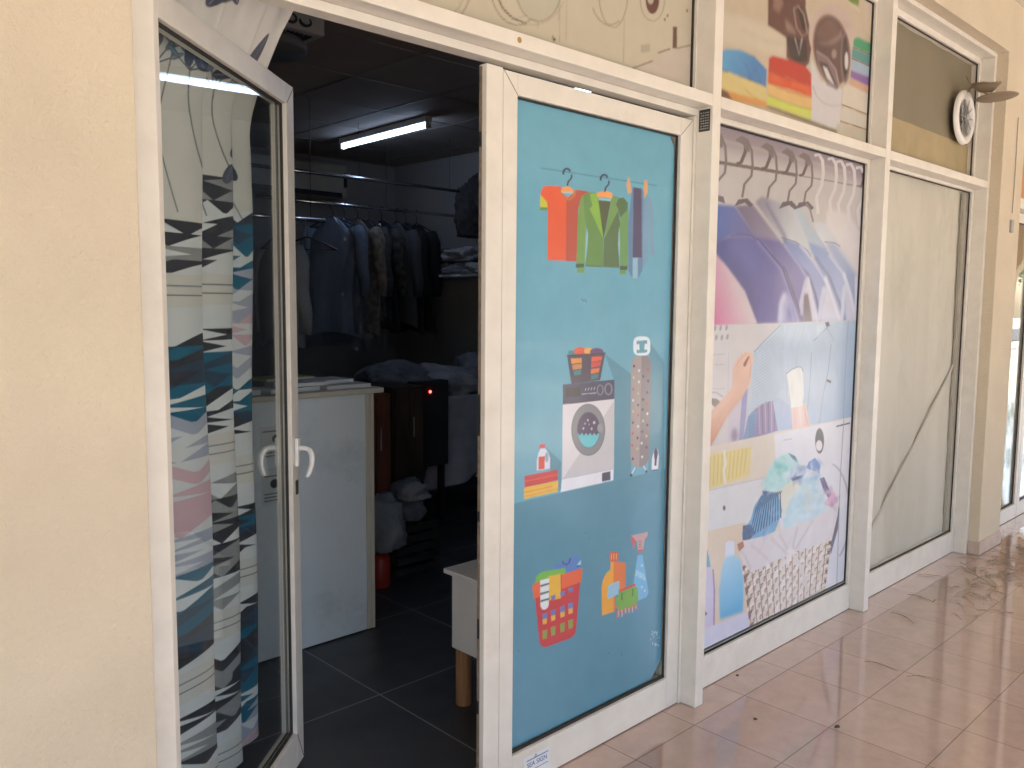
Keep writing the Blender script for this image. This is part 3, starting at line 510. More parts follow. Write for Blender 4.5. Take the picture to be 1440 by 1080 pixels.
    for r in range(10):
        for c in range(11):
            u0 = (c+.5*(r % 2))/11.4; v0 = r/10; a, b = bq(u0, v0+.085), bq(min(u0+.088, 1), v0-.004); m_ = ((a[0]+b[0])/2-2, (a[1]+b[1])/2-7)
            p.line([a, m_, b], 15, (232, 216, 200) if (r+c) % 3 else (242, 230, 218)); p.line([bq(u0, v0+.095), bq(min(u0+.088, 1), v0+.06)], 5, (214, 194, 176))
    for c in range(13): p.line([bq(c/13+.02, 0), bq(c/13+.02, 1)], 3.5, (150, 112, 90))
    p.line([bq(0, .98), bq(.5, 1.0), bq(1, .97)], 12, (214, 196, 180))
    p.poly([(300, 330), (315, 270), (340, 220), (372, 196), (410, 178), (440, 200), (455, 226), (430, 300), (360, 390), (310, 375)], (188, 228, 222)); p.ell(375, 258, 38, 30, (112, 200, 190), rot=20, soft=4); p.poly([(408, 180), (440, 195), (452, 225), (425, 205)], (88, 130, 150))
    p.poly([(350, 370), (400, 318), (440, 296), (476, 312), (440, 400), (380, 460)], (230, 226, 206)); p.poly([(400, 300), (440, 230), (500, 240), (470, 310)], (196, 206, 222))
    p.poly([(385, 520), (395, 440), (440, 360), (476, 290), (540, 262), (562, 350), (602, 400), (560, 450), (480, 490)], (206, 230, 234)); p.poly([(500, 220), (528, 202), (552, 236), (548, 272), (488, 248)], (112, 152, 204)); p.poly([(548, 296), (568, 288), (604, 372), (592, 390), (566, 350)], (104, 88, 138)); p.poly([(566, 408), (612, 352), (632, 396), (604, 424)], (234, 170, 196)); p.poly([(416, 292), (426, 306), (466, 296), (474, 280)], (70, 90, 120))
    p.poly([(200, 540), (240, 478), (256, 420), (272, 392), (304, 348), (362, 360), (382, 440), (350, 530), (260, 570), (205, 572)], (118, 176, 214))
    for k in range(12): p.line([(232+k*13, 560-k*8), (262+k*10, 440-k*7), (290+k*8, 372-k*2)], 5, (44, 78, 118))
    p.poly([(205, 505), (240, 500), (262, 540), (232, 572), (204, 570)], (60, 88, 124)); p.poly([(292, 350), (362, 358), (366, 376), (300, 372)], (58, 96, 140))
    p.poly([(180, 590), (205, 574), (330, 545), (470, 492), (600, 430), (636, 396), (628, 460), (602, 572), (440, 622), (340, 668), (245, 715), (205, 672)], (230, 220, 218)); 
    for a, b, c_ in (((240, 590), (300, 640), (330, 668)), ((330, 560), (380, 610), (405, 634)), ((370, 545), (400, 600), (412, 624)), ((450, 510), (432, 580), (430, 618)), ((520, 480), (470, 560), (440, 612)), ((180, 600), (215, 640), (240, 700))): p.line([a, b, c_], 5, (196, 178, 174), soft=1)
    p.poly([(180, 588), (206, 574), (212, 600), (188, 622)], (180, 116, 86)); p.line([(420, 622), (400, 660), (380, 690)], 12, (232, 222, 214)); p.line([(420, 622), (456, 670), (480, 740), (492, 800)], 15, (226, 214, 204)); p.ell(420, 620, 16, 12, (236, 226, 220))
    p.scatter([(300, 330), (315, 270), (372, 196), (440, 195), (455, 226), (430, 300), (360, 390)], [(226, 240, 236), (150, 214, 208), (96, 180, 176), (200, 224, 230)], 70, 34, .5, 11)
    p.scatter([(385, 520), (395, 440), (476, 290), (540, 262), (562, 350), (602, 400), (480, 490)], [(240, 244, 244), (180, 214, 226), (150, 200, 216), (222, 232, 226), (226, 220, 196)], 110, 40, .45, 12)
    p.scatter([(400, 300), (440, 230), (552, 210), (560, 290), (470, 310)], [(236, 238, 244), (110, 150, 204), (150, 180, 220), (80, 110, 160)], 60, 26, .5, 13)
    p.scatter([(200, 540), (240, 478), (272, 392), (304, 348), (362, 360), (382, 440), (350, 530), (260, 570)], [(150, 196, 226), (60, 96, 140), (90, 150, 196)], 50, 28, .4, 14)
    p.scatter([(540, 290), (600, 340), (636, 400), (600, 430), (560, 400)], [(240, 220, 230), (200, 190, 210), (110, 90, 150), (240, 190, 210)], 60, 24, .5, 15)
    p.scatter([(205, 590), (470, 495), (620, 440), (600, 560), (440, 615), (245, 700)], [(240, 232, 230), (204, 190, 188), (222, 212, 212)], 70, 60, .35, 16, 1.9, 6, 2)
    p.noise(.03, 9, 20)
    return p
def draw_towels():
    p = facade_print(2.676, 4.008, 2.252, 2.893, (206, 184, 150), .0045)
    p.crop(1000, 0, 4.908)
    p.poly([(1060, -300), (1200, -300), (1140, 330), (1060, 200)], (214, 190, 160)); p.poly([(935, -300), (1040, -300), (1018, 42), (940, 10)], (122, 146, 62)); p.line([(935, -2), (1025, 78)], 6, (226, 206, 176))
    p.poly([(-200, 60), (200, 110), (235, 125), (400, 190), (480, 228), (520, 270), (515, 400), (400, 372), (210, 322), (-200, 250)], (216, 198, 166), soft=2); p.line([(210, 200), (300, 245), (400, 290), (518, 310)], 6, (180, 158, 128), soft=1)
    p.poly([(395, -300), (640, -300), (655, 60), (685, 200), (692, 330), (690, 420), (655, 462), (580, 440), (520, 400), (520, 260), (440, 205), (392, 175)], (104, 68, 58))
    for q, c in (([(430, -200), (500, 20), (470, 90), (430, 60)], (150, 110, 92)), ([(510, 130), (560, 180), (590, 240), (520, 210)], (150, 120, 104)), ([(520, 250), (660, 280), (665, 420), (600, 430), (540, 380)], (62, 48, 48)), ([(595, 60), (625, 40), (650, 130), (655, 210), (630, 200)], (60, 44, 42))): p.poly(q, c, soft=1)
    p.line([(570, 60), (600, 40), (640, 100), (665, 230), (630, 250), (590, 190), (570, 60)], 9, (160, 136, 120)); p.line([(578, 262), (608, 380), (628, 264)], 7, (196, 180, 164)); p.line([(655, 40), (688, 200), (696, 340), (680, 440), (650, 470)], 9, (206, 190, 170))
    p.ell(840, 250, 165, 225, (206, 180, 158), rot=-8); p.poly([(690, 400), (760, 560), (905, 615), (885, 900), (690, 850)], (216, 206, 196)); p.ring(850, 560, 150, 170, 8, (186, 172, 160), 50, 170)
    p.ell(832, 345, 128, 250, (150, 116, 100), rot=-8); p.ell(832, 350, 118, 236, (100, 72, 66), rot=-8); p.ell(812, 215, 82, 78, (120, 88, 76), rot=-20, soft=3); p.poly([(722, 290), (800, 295), (880, 240), (900, 200), (905, 260), (850, 300), (790, 310)], (150, 122, 108), soft=1)
    p.ell(849, 372, 17, 32, (160, 134, 118)); p.poly([(722, 350), (790, 400), (850, 470), (890, 580), (870, 620), (800, 590), (745, 480)], (132, 106, 104)); p.poly([(740, 420), (800, 440), (870, 590), (800, 560)], (70, 52, 52)); p.poly([(770, 455), (800, 470), (850, 585), (800, 540)], (226, 214, 200)); p.line([(725, 352), (800, 400), (860, 480), (885, 600)], 8, (180, 156, 144))
    p.ell(925, 400, 34, 175, (126, 100, 96)); p.ell(925, 400, 20, 150, (74, 54, 54)); p.ell(934, 420, 12, 60, (224, 212, 198))
    p.poly([(-200, 330), (80, 350), (110, 338), (200, 345), (300, 390), (385, 480), (380, 600), (250, 545), (80, 480), (-200, 430)], (92, 160, 194), c2=(74, 130, 176), g=((150, 350), (250, 560)))
    for q in ([(235, 440), (262, 500), (275, 545)], [(300, 470), (330, 530), (345, 580)]): p.line(q, 7, (60, 104, 150), soft=1)
    p.line([(-100, 430), (80, 482), (250, 545), (380, 600)], 6, (50, 60, 70))
    p.poly([(-200, 480), (75, 512), (120, 496), (380, 602), (386, 705), (250, 672), (75, 612), (-200, 560)], (222, 196, 124)); p.line([(235, 615), (280, 660), (350, 700)], 6, (200, 140, 70)); p.poly([(-200, 560), (75, 615), (386, 705), (382, 744), (140, 690), (-200, 600)], (220, 150, 76)); p.poly([(60, 610), (110, 630), (146, 690), (60, 664)], (112, 80, 56))
    for q, c in (([(400, 402), (425, 384), (560, 420), (655, 462), (692, 510), (692, 590), (395, 492)], (200, 60, 44)), ([(395, 490), (692, 590), (696, 668), (390, 572)], (222, 84, 48)), ([(390, 574), (696, 668), (696, 757), (390, 657)], (230, 184, 112)), ([(390, 660), (692, 758), (690, 828), (385, 722)], (210, 210, 88))): p.poly(q, c)
    for k in range(3): p.line([(394, 492+k*82), (540, 546+k*86), (694, 590+k*84)], 5, (150, 60, 30) if k < 2 else (150, 120, 50))
    for k in range(18): p.line([(560+k*7, 560+k*2.6), (560+k*7, 600+k*2.6)], 2, (240, 130, 70)); p.line([(480+k*11, 700+k*3.8), (480+k*11, 736+k*3.8)], 2, (226, 226, 120))
    p.poly([(370, 740), (400, 728), (690, 830), (880, 900), (860, 925)], (140, 124, 96))
    for q, c in (([(985, 270), (1010, 255), (1130, 312), (1140, 395), (980, 322)], (72, 158, 108)), ([(975, 328), (1150, 402), (1140, 478), (970, 398)], (92, 150, 138)), ([(968, 405), (1140, 480), (1135, 550), (965, 480)], (168, 184, 194)), ([(965, 484), (1135, 552), (1130, 615), (962, 535)], (138, 100, 156)), ([(960, 540), (1130, 612), (1125, 670), (958, 592)], (216, 170, 134)), ([(912, 600), (945, 580), (1125, 670), (1118, 805), (905, 720)], (222, 206, 180)), ([(895, 760), (925, 735), (1118, 830), (1112, 905), (890, 835)], (214, 200, 176)), ([(870, 850), (1112, 935), (1105, 985), (860, 895)], (200, 186, 160))): p.poly(q, c)
    for pg, cs, n_, a_ in (([(80, 350), (200, 345), (385, 480), (380, 600), (80, 480)], [(120, 180, 210), (66, 120, 170)], 60, .8), ([(75, 512), (380, 602), (386, 705), (75, 612)], [(236, 214, 150), (196, 160, 90)], 50, .4), ([(400, 402), (692, 510), (692, 590), (395, 492)], [(220, 90, 64), (160, 44, 34)], 40, .35), ([(395, 490), (696, 668), (696, 828), (385, 722)], [(240, 190, 110), (200, 150, 70)], 40, .35), ([(200, 110), (520, 270), (515, 400), (210, 322)], [(232, 216, 186), (190, 168, 134)], 50, .4), ([(905, 600), (1125, 670), (1105, 985), (860, 895)], [(236, 222, 200), (176, 152, 120)], 60, .35), ([(690, 480), (900, 620), (885, 900), (690, 850)], [(232, 226, 220), (190, 178, 166)], 40, .0), ([(700, 150), (940, 150), (940, 560), (760, 560)], [(60, 44, 44), (160, 130, 118)], 40, .0)): p.scatter(pg, cs, n_, 46, .28, int(pg[0][0]), a_, 4, 2)
    p.soften(1)
    for q in ([(980, 325), (1145, 398)], [(970, 402), (1142, 478)], [(905, 722), (1118, 806)], [(890, 836), (1112, 906)]): p.line(q, 6, (116, 84, 60))
    return p
def draw_machines():
    p = facade_print(.672, 2.568, 2.252, 2.893, (206, 190, 158), .005)
    p.crop(660, 0, 4)
    for dx, rx, c in ((-560, 180, (150, 132, 104)), (-120, 150, (150, 132, 104))):
        p.ring(390+dx, -80, rx, 220, 6, c); p.ring(390+dx, -80, rx-30, 180, 4, (170, 154, 124)); p.line([(510+dx, -300), (505+dx, 160)], 4, (178, 164, 136))
    p.ell(390, -70, 128, 190, (198, 186, 156)); p.ring(390, -70, 128, 190, 5, (150, 134, 104)); p.line([(160, -20), (185, 40), (240, 100), (322, 136)], 7, (92, 78, 62)); p.ring(350, -60, 190, 200, 4, (176, 160, 132), 20, 100)
    p.ring(810, -50, 82, 205, 5, (160, 138, 108)); p.ring(790, -50, 110, 190, 7, (176, 146, 112), 60, 150)
    p.ring(1030, 0, 68, 118, 5, (168, 148, 120)); p.ell(1030, 0, 38, 78, (104, 62, 52)); p.ell(1020, -10, 18, 34, (190, 170, 150))
    p.line([(510, -300), (505, 235)], 4, (166, 150, 120)); p.line([(548, -300), (545, 230)], 8, (194, 178, 148)); p.line([(872, 100), (866, 355)], 4, (176, 160, 132))
    p.poly([(920, 385), (1060, 330), (1060, 290), (1250, 250), (1270, 480)], (206, 186, 162)); p.line([(915, 386), (1032, 342)], 6, (120, 96, 74)); p.line([(1060, 298), (1130, 274)], 6, (92, 70, 54)); p.line([(1168, 272), (1252, 252)], 6, (140, 116, 92)); p.poly([(1145, 150), (1168, 150), (1168, 272), (1143, 272)], (110, 80, 62))
    p.poly([(965, 252), (1015, 246), (1015, 290), (965, 296)], (184, 170, 142))
    for x, y in ((470, 208), (482, 222), (474, 222), (1100, 110), (1115, 88), (1225, 60)): p.ell(x, y, 4, 9, (86, 60, 50), n=10)
    return p

# ------------------------------------------------------------ setting
def struct(mb, name, m, **k): return tag(mb.build(name, m, **k), kind='structure')
YF, YP, YL = 1.63, 1.69, 1.76       # wall face, post face, frame/leaf face
struct(MB().box((-60, -120, -.35), (140, 60, -.16)), 'ground', mat('pale_paving', (.52, .47, .39), .95, var=.15, vscale=.7, bump=.2, bscale=20))
struct(MB().box((-8, -2.25, -.16), (12, YL+.06, 0)), 'walkway_floor', M_floor)
struct(MB().box((.3, YL+.06, -.16), (4.8, 6.7, -.001)), 'shop_floor', M_sfloor)
struct(MB().box((4.804, YL+.06, -.16), (12, 6.7, -.002)), 'neighbour_floor', M_sfloor)
struct(MB().box((-8, -1.9, 3.25), (12, YF, 3.4)), 'walkway_ceiling', M_ceil)
struct(MB().box((-60, -16, -.158), (140, -9, -.12)), 'road', mat('asphalt', (.06, .06, .06), .9, var=.2, bump=.3))
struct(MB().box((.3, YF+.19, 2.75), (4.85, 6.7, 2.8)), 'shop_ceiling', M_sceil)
cg = MB()
for k in range(8): cg.box((.32, 2.3+.6*k, 2.747), (4.75, 2.32+.6*k, 2.752))
for k in range(7): cg.box((.9+.6*k, 1.85, 2.7475), (.92+.6*k, 6.55, 2.7515))
struct(cg, 'ceiling_grid', mat('ceiling_grid_metal', (.28, .23, .20), .6))
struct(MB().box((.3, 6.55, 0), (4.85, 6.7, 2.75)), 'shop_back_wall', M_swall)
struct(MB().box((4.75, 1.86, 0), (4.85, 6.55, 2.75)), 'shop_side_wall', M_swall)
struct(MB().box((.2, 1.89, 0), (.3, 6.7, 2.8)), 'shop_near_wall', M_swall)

# ------------------------------------------------------------ the shop building
B = tag(empty('shop_building'), 'yellow plastered shop building with white aluminium glazing along a tiled arcade', 'building')
MB().box((-8, YF, 0), (.6, YF+.25, 3.25)).build('plaster_wall', M_plaster, B, bevel=.004)
MB().box((.6, YF, 2.955), (5.49, YF+.19, 3.25)).build('lintel_wall', M_plaster, B)
pl = MB().box((5.49, YF, 0), (5.88, YF+.25, 3.25)).build('pillar', M_plaster, B, bevel=.004)
MB().box((5.482, YF-.010, .002), (5.886, YF+.055, .085)).build('skirting', M_skirt, pl, bevel=.002)
MB().tube([(5.712, YF-.004, 2.62), (5.716, YF-.005, 2.3), (5.713, YF-.004, 2.06)], .0025, 6).build('cable', M_grey, pl)
MB().box((5.69, YF-.012, 1.945), (5.735, YF, 2.02)).build('switch_plate', M_grey, pl, bevel=.002)
MB().box((5.88, YF, 2.75), (12, YF+.19, 3.25)).build('lintel_wall', M_plaster, B)
MB().box((-8, 1.9, 3.4), (12, 6.8, 3.6)).box((-8, YF+.02, 3.26), (12, YF+.2, 3.4)).build('roof', mat('roof_concrete', (.4, .38, .35), .9), B)
MB().box((-8, 6.72, 0), (12, 6.9, 3.39)).box((12.0, 1.9, 0), (12.2, 6.9, 3.39)).box((-8.2, 1.9, 0), (-8, 6.9, 3.39)).build('outer_wall', M_plaster2, B)
# posts and bars
def post(x0, x1, z1=2.93, m=M_white):
    o = MB().box((x0, YP, .001), (x1, 1.83, z1)).build('mullion', m, B, bevel=.0025)
    return o
post(2.582, 2.633); post(4.028, 4.080); post(5.455, 5.489); post(.602, .662, 2.185)
MB().box((.602, YP, 2.187), (2.581, 1.83, 2.228)).build('transom_bar', M_white, B, bevel=.0025)
MB().box((2.634, YP, 2.187), (4.027, 1.83, 2.228)).build('transom_bar', M_white, B, bevel=.0025)
MB().box((4.081, YP, 2.187), (5.454, 1.83, 2.228)).build('transom_bar', M_white, B, bevel=.0025)
MB().box((.602, YP, 2.931), (5.489, 1.83, 2.954)).build('top_bar', M_white, B, bevel=.0025)
MB().box((.663, 1.752, 2.163), (2.581, 1.80, 2.186)).build('door_stop', M_white, B, bevel=.001)
MB().box((2.568, 1.755, .002), (2.581, 1.80, 2.162)).build('door_stop', M_white, B, bevel=.001)
MB().box((2.585, YP-.0025, 2.09), (2.6285, YP-.0005, 2.16)).build('stain', M_white, B) if False else None

def pane_frame(x0, x1, z0, z1, sides, name='frame', parent=None, y0=YL, y1=1.81):
    """aluminium surround: sides=(left,right,bottom,top) widths, mitred look by seams, raised bead around the glass"""
    l, r, b, t = sides; m = MB()
    m.box((x0, y0, z0), (x0+l, y1, z1)); m.box((x1-r, y0, z0), (x1, y1, z1))
    m.box((x0+l, y0+.0004, z0), (x1-r, y1-.0004, z0+b)); m.box((x0+l, y0+.0004, z1-t), (x1-r, y1-.0004, z1))
    return m.build(name, M_white, parent, bevel=.0015)
def gasket(x0, x1, z0, z1, parent, y=YL+.012, w_=.007, lo=.010):
    m = MB(); m.box((x0, y, z0), (x0+w_*.5, y+.006, z1)); m.box((x1-w_, y, z0), (x1, y+.006, z1))
    m.box((x0, y, z0), (x1, y+.0055, z0+lo)); m.box((x0, y, z1-w_*.8), (x1, y+.0055, z1))
    return m.build('gasket', M_gasket, parent)
def glass_pane(x0, x1, z0, z1, parent, y=1.779, m=None):
    return MB().box((x0-.004, y, z0-.004), (x1+.004, y+.004, z1+.004)).build('glass', m or M_glassp, parent)
def window(x0, x1, z0, z1, sides, label):
    W = tag(empty('window', parent=B), label)
    pane_frame(x0, x1, z0, z1, sides, 'frame', W)
    g = (x0+sides[0], x1-sides[1], z0+sides[2], z1-sides[3])
    gasket(*g, W); return W, g
def flat(y): return lambda u, v: np.stack([u, np.full_like(u, y), v], -1)

# door poster leaf (closed)
D = tag(empty('door', parent=B), 'closed shop door leaf covered by a blue laundry picture')
pane_frame(1.648, 2.566, .004, 2.146, (.056, .070, .116, .061), 'leaf_frame', D)
for (xa, za, dx, dz) in ((1.651, 2.144, .052, -.058), (2.563, 2.144, -.066, -.058)):
    MB().tube([(xa, YL-.0002, za), (xa+dx, YL-.0002, za+dz)], .0009, 4).build('mitre_seam', M_gasket, D)
MB().box((1.5835, YL-.002, .004), (1.6455, 1.789, 2.150)).build('meeting_stile', M_white, D, bevel=.0025)
M_groove_shade = mat('groove_shade', (.22, .17, .13), .5, var=.3, vscale=50)  # brown colour paints the shadow groove along the leaf edge
MB().box((1.5830, 1.776, .01), (1.5834, 1.788, 2.145)).build('edge_strip', M_groove_shade, D)
for z0_, z1_ in ((1.12, 1.24), (.87, .90), (1.93, 1.97), (.52, .58), (.29, .33)): MB().box((1.5823, 1.778, z0_), (1.5829, 1.787, z1_)).build('lock_strip', M_gasket, D)
gasket(1.704, 2.496, .120, 2.085, D)
MB().box((1.70, 1.784, .116), (2.50, 1.788, 2.09)).build('glass', M_glassp, D)
# open leaf
LA = R(41.4); LW = .898
L = tag(empty('door', (.666, 1.772, 0), LA, B), 'open shop door leaf of clear glass swung into the shop')
m = MB(); T = .05
m.box((0, 0, .012), (.075, T, 2.146)).box((LW-.062, 0, .012), (LW, T, 2.146))
m.box((.075, .0004, .012), (LW-.062, T-.0004, .122)).box((.075, .0004, 2.085), (LW-.062, T-.0004, 2.146))
m.build('leaf_frame', M_white, L, bevel=.002)
for sp in ([(LW-.002, -.0003, 2.144), (LW-.06, -.0003, 2.087)], [(LW-.002, -.0003, .014), (LW-.06, -.0003, .12)]): MB().tube(sp, .0011, 4).build('mitre_seam', M_gasket, L)
MB().tube([(.045, -.0003, .013), (.045, -.0003, 2.144)], .0008, 4).build('groove', M_gasket, L)
m = MB(); g0, g1 = .075, LW-.062
for (a, b) in (((g0, .0135, .122), (g0+.006, .0195, 2.085)), ((g1-.009, .0135, .122), (g1, .0195, 2.085)), ((g0, .0135, .122), (g1, .0193, .132)), ((g0, .0135, 2.077), (g1, .0193, 2.085))): m.box(a, b)
for (a, b) in (((g1-.006, .029, .122), (g1, .034, 2.085)), ((g0, .029, .122), (g1, .034, .128))): m.box(a, b)
m.build('gasket', M_gasket, L)
MB().box((g0-.004, .021, .118), (g1+.004, .027, 2.089)).build('glass', M_glass, L)
def handle(y0, dy):
    h = MB(); x = LW-.031; zc = 1.03
    h.box((x-.014, y0, zc-.045), (x+.014, y0+dy*.012, zc+.045), .004)
    a = Vector((x, y0+dy*.01, zc+.012)); pts = [a, a+Vector((0, dy*.022, 0)), a+Vector((-.004, dy*.036, -.005)), a+Vector((-.010, dy*.045, -.022)), a+Vector((-.016, dy*.046, -.048)), a+Vector((-.022, dy*.038, -.074)), a+Vector((-.024, dy*.032, -.086))]
    h.tube(pts, [.009, .008, .0085, .009, .0085, .0075, .005], 12)
    return h.build('handle', M_plastic, L, smooth=True, bevel=.001)
handle(-.0005, -1); handle(T+.0005, 1)
MB().box((LW-.040, -.004, .895), (LW-.022, -.0004, .94), .001).build('lock', M_dark, L)
for z in (.25, 1.1, 1.95): MB().tube([(-.004, -.004, z), (-.004, -.004, z+.10)], .009, 10).build('hinge', M_white, L, smooth=True)
DP = draw_door()
def peel(u, v):     # bottom-right and top-right corners of the film have come away and were trimmed by wear
    return ~(((u-2.488)+(.131-v)*-.0+0 > -.055) & ((v-.131) < .055+(u-2.488)*1.0+.0)) & ~((u > 2.462) & (v > 2.082-(u-2.462)*1.3))
def ragged(u, v): return u > 1.708+.004*(np.sin(v*131)*np.sin(v*47+1) > .35)
DP.img = DP.img*.94+lin((190, 200, 205))*.06
DP.mesh('printed_film', M_print, lambda u, v: np.stack([u, 1.7815-.0012*np.exp(-((u-2.48)**2+(v-.14)**2)*800), v], -1), D, (.88, .95, 1.06), keep=lambda u, v: peel(u, v) & ragged(u, v))
W, g = window(2.634, 4.027, .003, 2.186, (.035, .030, .128, .021), 'shop window covered by shirts, lint roller and wicker basket pictures')
PP = draw_panel(); PP.img = PP.img*.95+lin((226, 224, 222))*.05
PP.mesh('printed_film', M_print, flat(1.778), W, (.82, .88, .97))
sb = MB().box((g[0]+.01, 1.772, g[2]+.002), (g[1]-.01, 1.777, g[2]+.013)).build('sill_bead', M_grey, W)
W, g = window(2.634, 4.027, 2.229, 2.930, (.035, .016, .016, .033), 'upper window with a picture of coloured towels and a washing machine')
draw_towels().mesh('printed_film', M_print, flat(1.778), W, PU)
W, g = window(.602, 2.581, 2.229, 2.930, (.06, .008, .016, .033), 'upper window above the doors with a faded picture of washing machines')
draw_machines().mesh('printed_film', M_print, flat(1.778), W, PU)
M_sheet = mat('beige_sheet', (.52, .505, .44), .6, var=.10, vscale=2.2, stretch=(1, 1, .35), dirt=(.40, .385, .32), dirt_amt=.8)
M_ceil_reflection = mat('ceiling_reflection_tone', (.20, .175, .12), .6, var=.10, vscale=2.2)  # dark olive paints the ceiling's reflection into the upper pane backing
def sheet(W, g, y, name):
    f = lambda u, v: (g[0]-.02+u*(g[1]-g[0]+.04), y+.004*math.sin(u*19+2*v)+.003*math.sin(u*43+v*5)+.0015*math.sin(v*60+u*9), g[2]-.02+v*(g[3]-g[2]+.04))
    return MB().grid(f, 70, 90).build(name, M_sheet, W, smooth=True)
W, g = window(4.081, 5.454, .003, 2.186, (.035, .030, .128, .018), 'bare window backed with a dusty beige sheet'); sheet(W, g, 1.806, 'pane_backing')
a, b = P(1347, 500, Y=1.795), P(1222, 752, Y=1.795)
MB().tube([a, a+(b-a)*.3+Vector((.006, 0, 0)), a+(b-a)*.6, b], [.004, .010, .006, .013], 8).build('leaning_rod', mat('grey_rod', (.49, .475, .415), .8), W)
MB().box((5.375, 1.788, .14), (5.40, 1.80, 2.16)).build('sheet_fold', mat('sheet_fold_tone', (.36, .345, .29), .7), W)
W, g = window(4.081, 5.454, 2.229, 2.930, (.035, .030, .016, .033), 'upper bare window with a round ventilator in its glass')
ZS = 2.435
MB().grid(lambda u, v: (g[0]-.02+u*(g[1]-g[0]+.04), 1.806+.003*math.sin(u*23), ZS+v*(g[3]+.02-ZS)), 50, 10).build('pane_backing', M_ceil_reflection, W, smooth=True)
MB().grid(lambda u, v: (g[0]-.02+u*(g[1]-g[0]+.04), 1.801+.002*math.sin(u*31), g[2]-.02+v*(ZS+.004-g[2]+.02)), 50, 10).build('pane_backing', mat('wall_reflection_tone', (.36, .29, .165), .6, var=.08), W, smooth=True)  # tan colour paints the arcade wall's reflection below the ceiling line
# sticker on the door bottom rail
st = MB().box((1.752, 1.7585, .02), (1.872, 1.7595, .094)).build('sticker', mat('sticker_paper', (.72, .74, .76), .4, var=.02), D)
def text(body, size, loc, m, parent, rot=(R(90), 0, 0), name='lettering', ext=.0002, align='CENTER'):
    c = bpy.data.curves.new(name, 'FONT'); c.body = body; c.size = size; c.extrude = ext; c.align_x = align
    t = bpy.data.objects.new(name, c); C.objects.link(t); me = bpy.data.meshes.new_from_object(t.evaluated_get(bpy.context.evaluated_depsgraph_get()))
    bpy.data.objects.remove(t); o = bpy.data.objects.new(name, me); me.materials.append(m); C.objects.link(o); o.location = loc; o.rotation_euler = rot; o.parent = parent; return o
M_ink = mat('blue_ink', (.03, .10, .28), .5)
text('SEA SIGN', .022, (1.812, 1.758, .058), M_ink, st)
text('PRINT & DESIGN', .0105, (1.812, 1.758, .042), M_ink, st) if False else None
MB().box((1.765, 1.7575, .080), (1.862, 1.7583, .0825)).tube([(1.80, 1.758, .082), (1.806, 1.758, .092), (1.812, 1.758, .082)], .0012, 4).box((1.765, 1.7575, .045), (1.862, 1.7583, .0465)).build('logo', M_ink, st)
# dark label plate on the side of the post
pt = [o for o in B.children if o.name.startswith('mullion')][0]
lp = MB().box((2.5795, 1.700, 2.105), (2.5818, 1.745, 2.180)).build('label_plate', M_dark, pt, bevel=.0008)
m = MB(); q = random.Random(5)
for r_ in range(7):
    for c_ in range(4): m.box((2.5785, 1.705+c_*.009, 2.112+r_*.009), (2.5794, 1.709+c_*.009+q.random()*.003, 2.116+r_*.009))
m.build('label_print', M_grey, pt)
MB().lathe([(.008, 0), (.007, .001), (0, .001)], (1.64, YP-.0012, 2.207), (0, -1, 0), 12).build('rust_spot', mat('rust', (.35, .24, .08), .8), [o for o in B.children if o.name.startswith('transom_bar')][0])
# next shop
struct(MB().box((5.9, 2.7, 0), (11.9, 2.75, 2.745)), 'neighbour_room_wall', mat('maroon_wall', (.17, .11, .09), .8, var=.15, vscale=2))
N = tag(empty('window', parent=B), 'glazing of the neighbouring shop beyond the yellow pillar')
pane_frame(5.885, 6.70, .004, 2.12, (.06, .05, .10, .06), 'frame', N); gasket(5.945, 6.65, .104, 2.06, N); glass_pane(5.945, 6.65, .104, 2.06, N)
pane_frame(6.705, 7.62, .004, 2.12, (.06, .05, .10, .06), 'frame', N); gasket(6.765, 7.57, .104, 2.06, N); glass_pane(6.765, 7.57, .104, 2.06, N)
MB().box((5.885, YP, 2.125), (11.9, 1.81, 2.19)).box((5.885, YP, 2.69), (11.9, 1.81, 2.748)).box((7.63, YP, 0.002), (7.69, 1.81, 2.12)).box((9.4, YP, 0.002), (9.46, 1.81, 2.12)).build('mullion', M_white, N, bevel=.002)
MB().box((7.70, 1.775, .1), (9.39, 1.78, 2.12)).box((9.47, 1.775, .1), (11.9, 1.78, 2.12)).build('glass', M_glassp, N)
MB().box((5.885, 1.775, 2.19), (11.9, 1.78, 2.69)).build('sign_film', mat('orange_film', (.62, .22, .06), .35, var=.5, vscale=2.5), N)
# arcade wall on the open side of the walkway
A = tag(empty('arcade_wall'), 'yellow arcade wall with round arches along the open side of the walkway', 'wall')
PW, OW, n_ = .5, 2.3, 13
for k in range(9):
    x = -7.4+k*(PW+OW)
    MB().box((x, -2.25, -.16), (x+PW, -1.9, 3.4)).build('pier', M_plaster2, A, bevel=.01)
    x0 = x+PW; r = OW/2; arc = [(x0+r-r*math.cos(math.pi*i/20), -2.25, 1.85+r*math.sin(math.pi*i/20)) for i in range(21)]
    MB().prism([(x0, -2.25, 3.4)]+arc+[(x0+OW, -2.25, 3.4)], (0, .35, 0)).build('arch', M_plaster2, A)
MB().box((12, -2.25, -.16), (16.7, YL+.06, 0)).build('far_paving', M_floor)
tag(bpy.data.objects['far_paving'], kind='structure')
tag(MB().box((12, -1.9, 3.25), (16.7, YF, 3.4)).build('far_walkway_ceiling', M_ceil), kind='structure')
MB().box((16.7, -2.25, -.16), (17.0, -1.15, 3.4)).box((16.7, .95, -.16), (17.0, YF, 3.4)).build('end_wall', M_plaster2, A)
MB().prism([(16.7, -1.15, 3.4)]+[(16.7, -.1-1.05*math.cos(math.pi*i/20), 1.75+1.05*math.sin(math.pi*i/20)) for i in range(21)]+[(16.7, .95, 3.4)], (.3, 0, 0)).build('arch', M_plaster2, A)
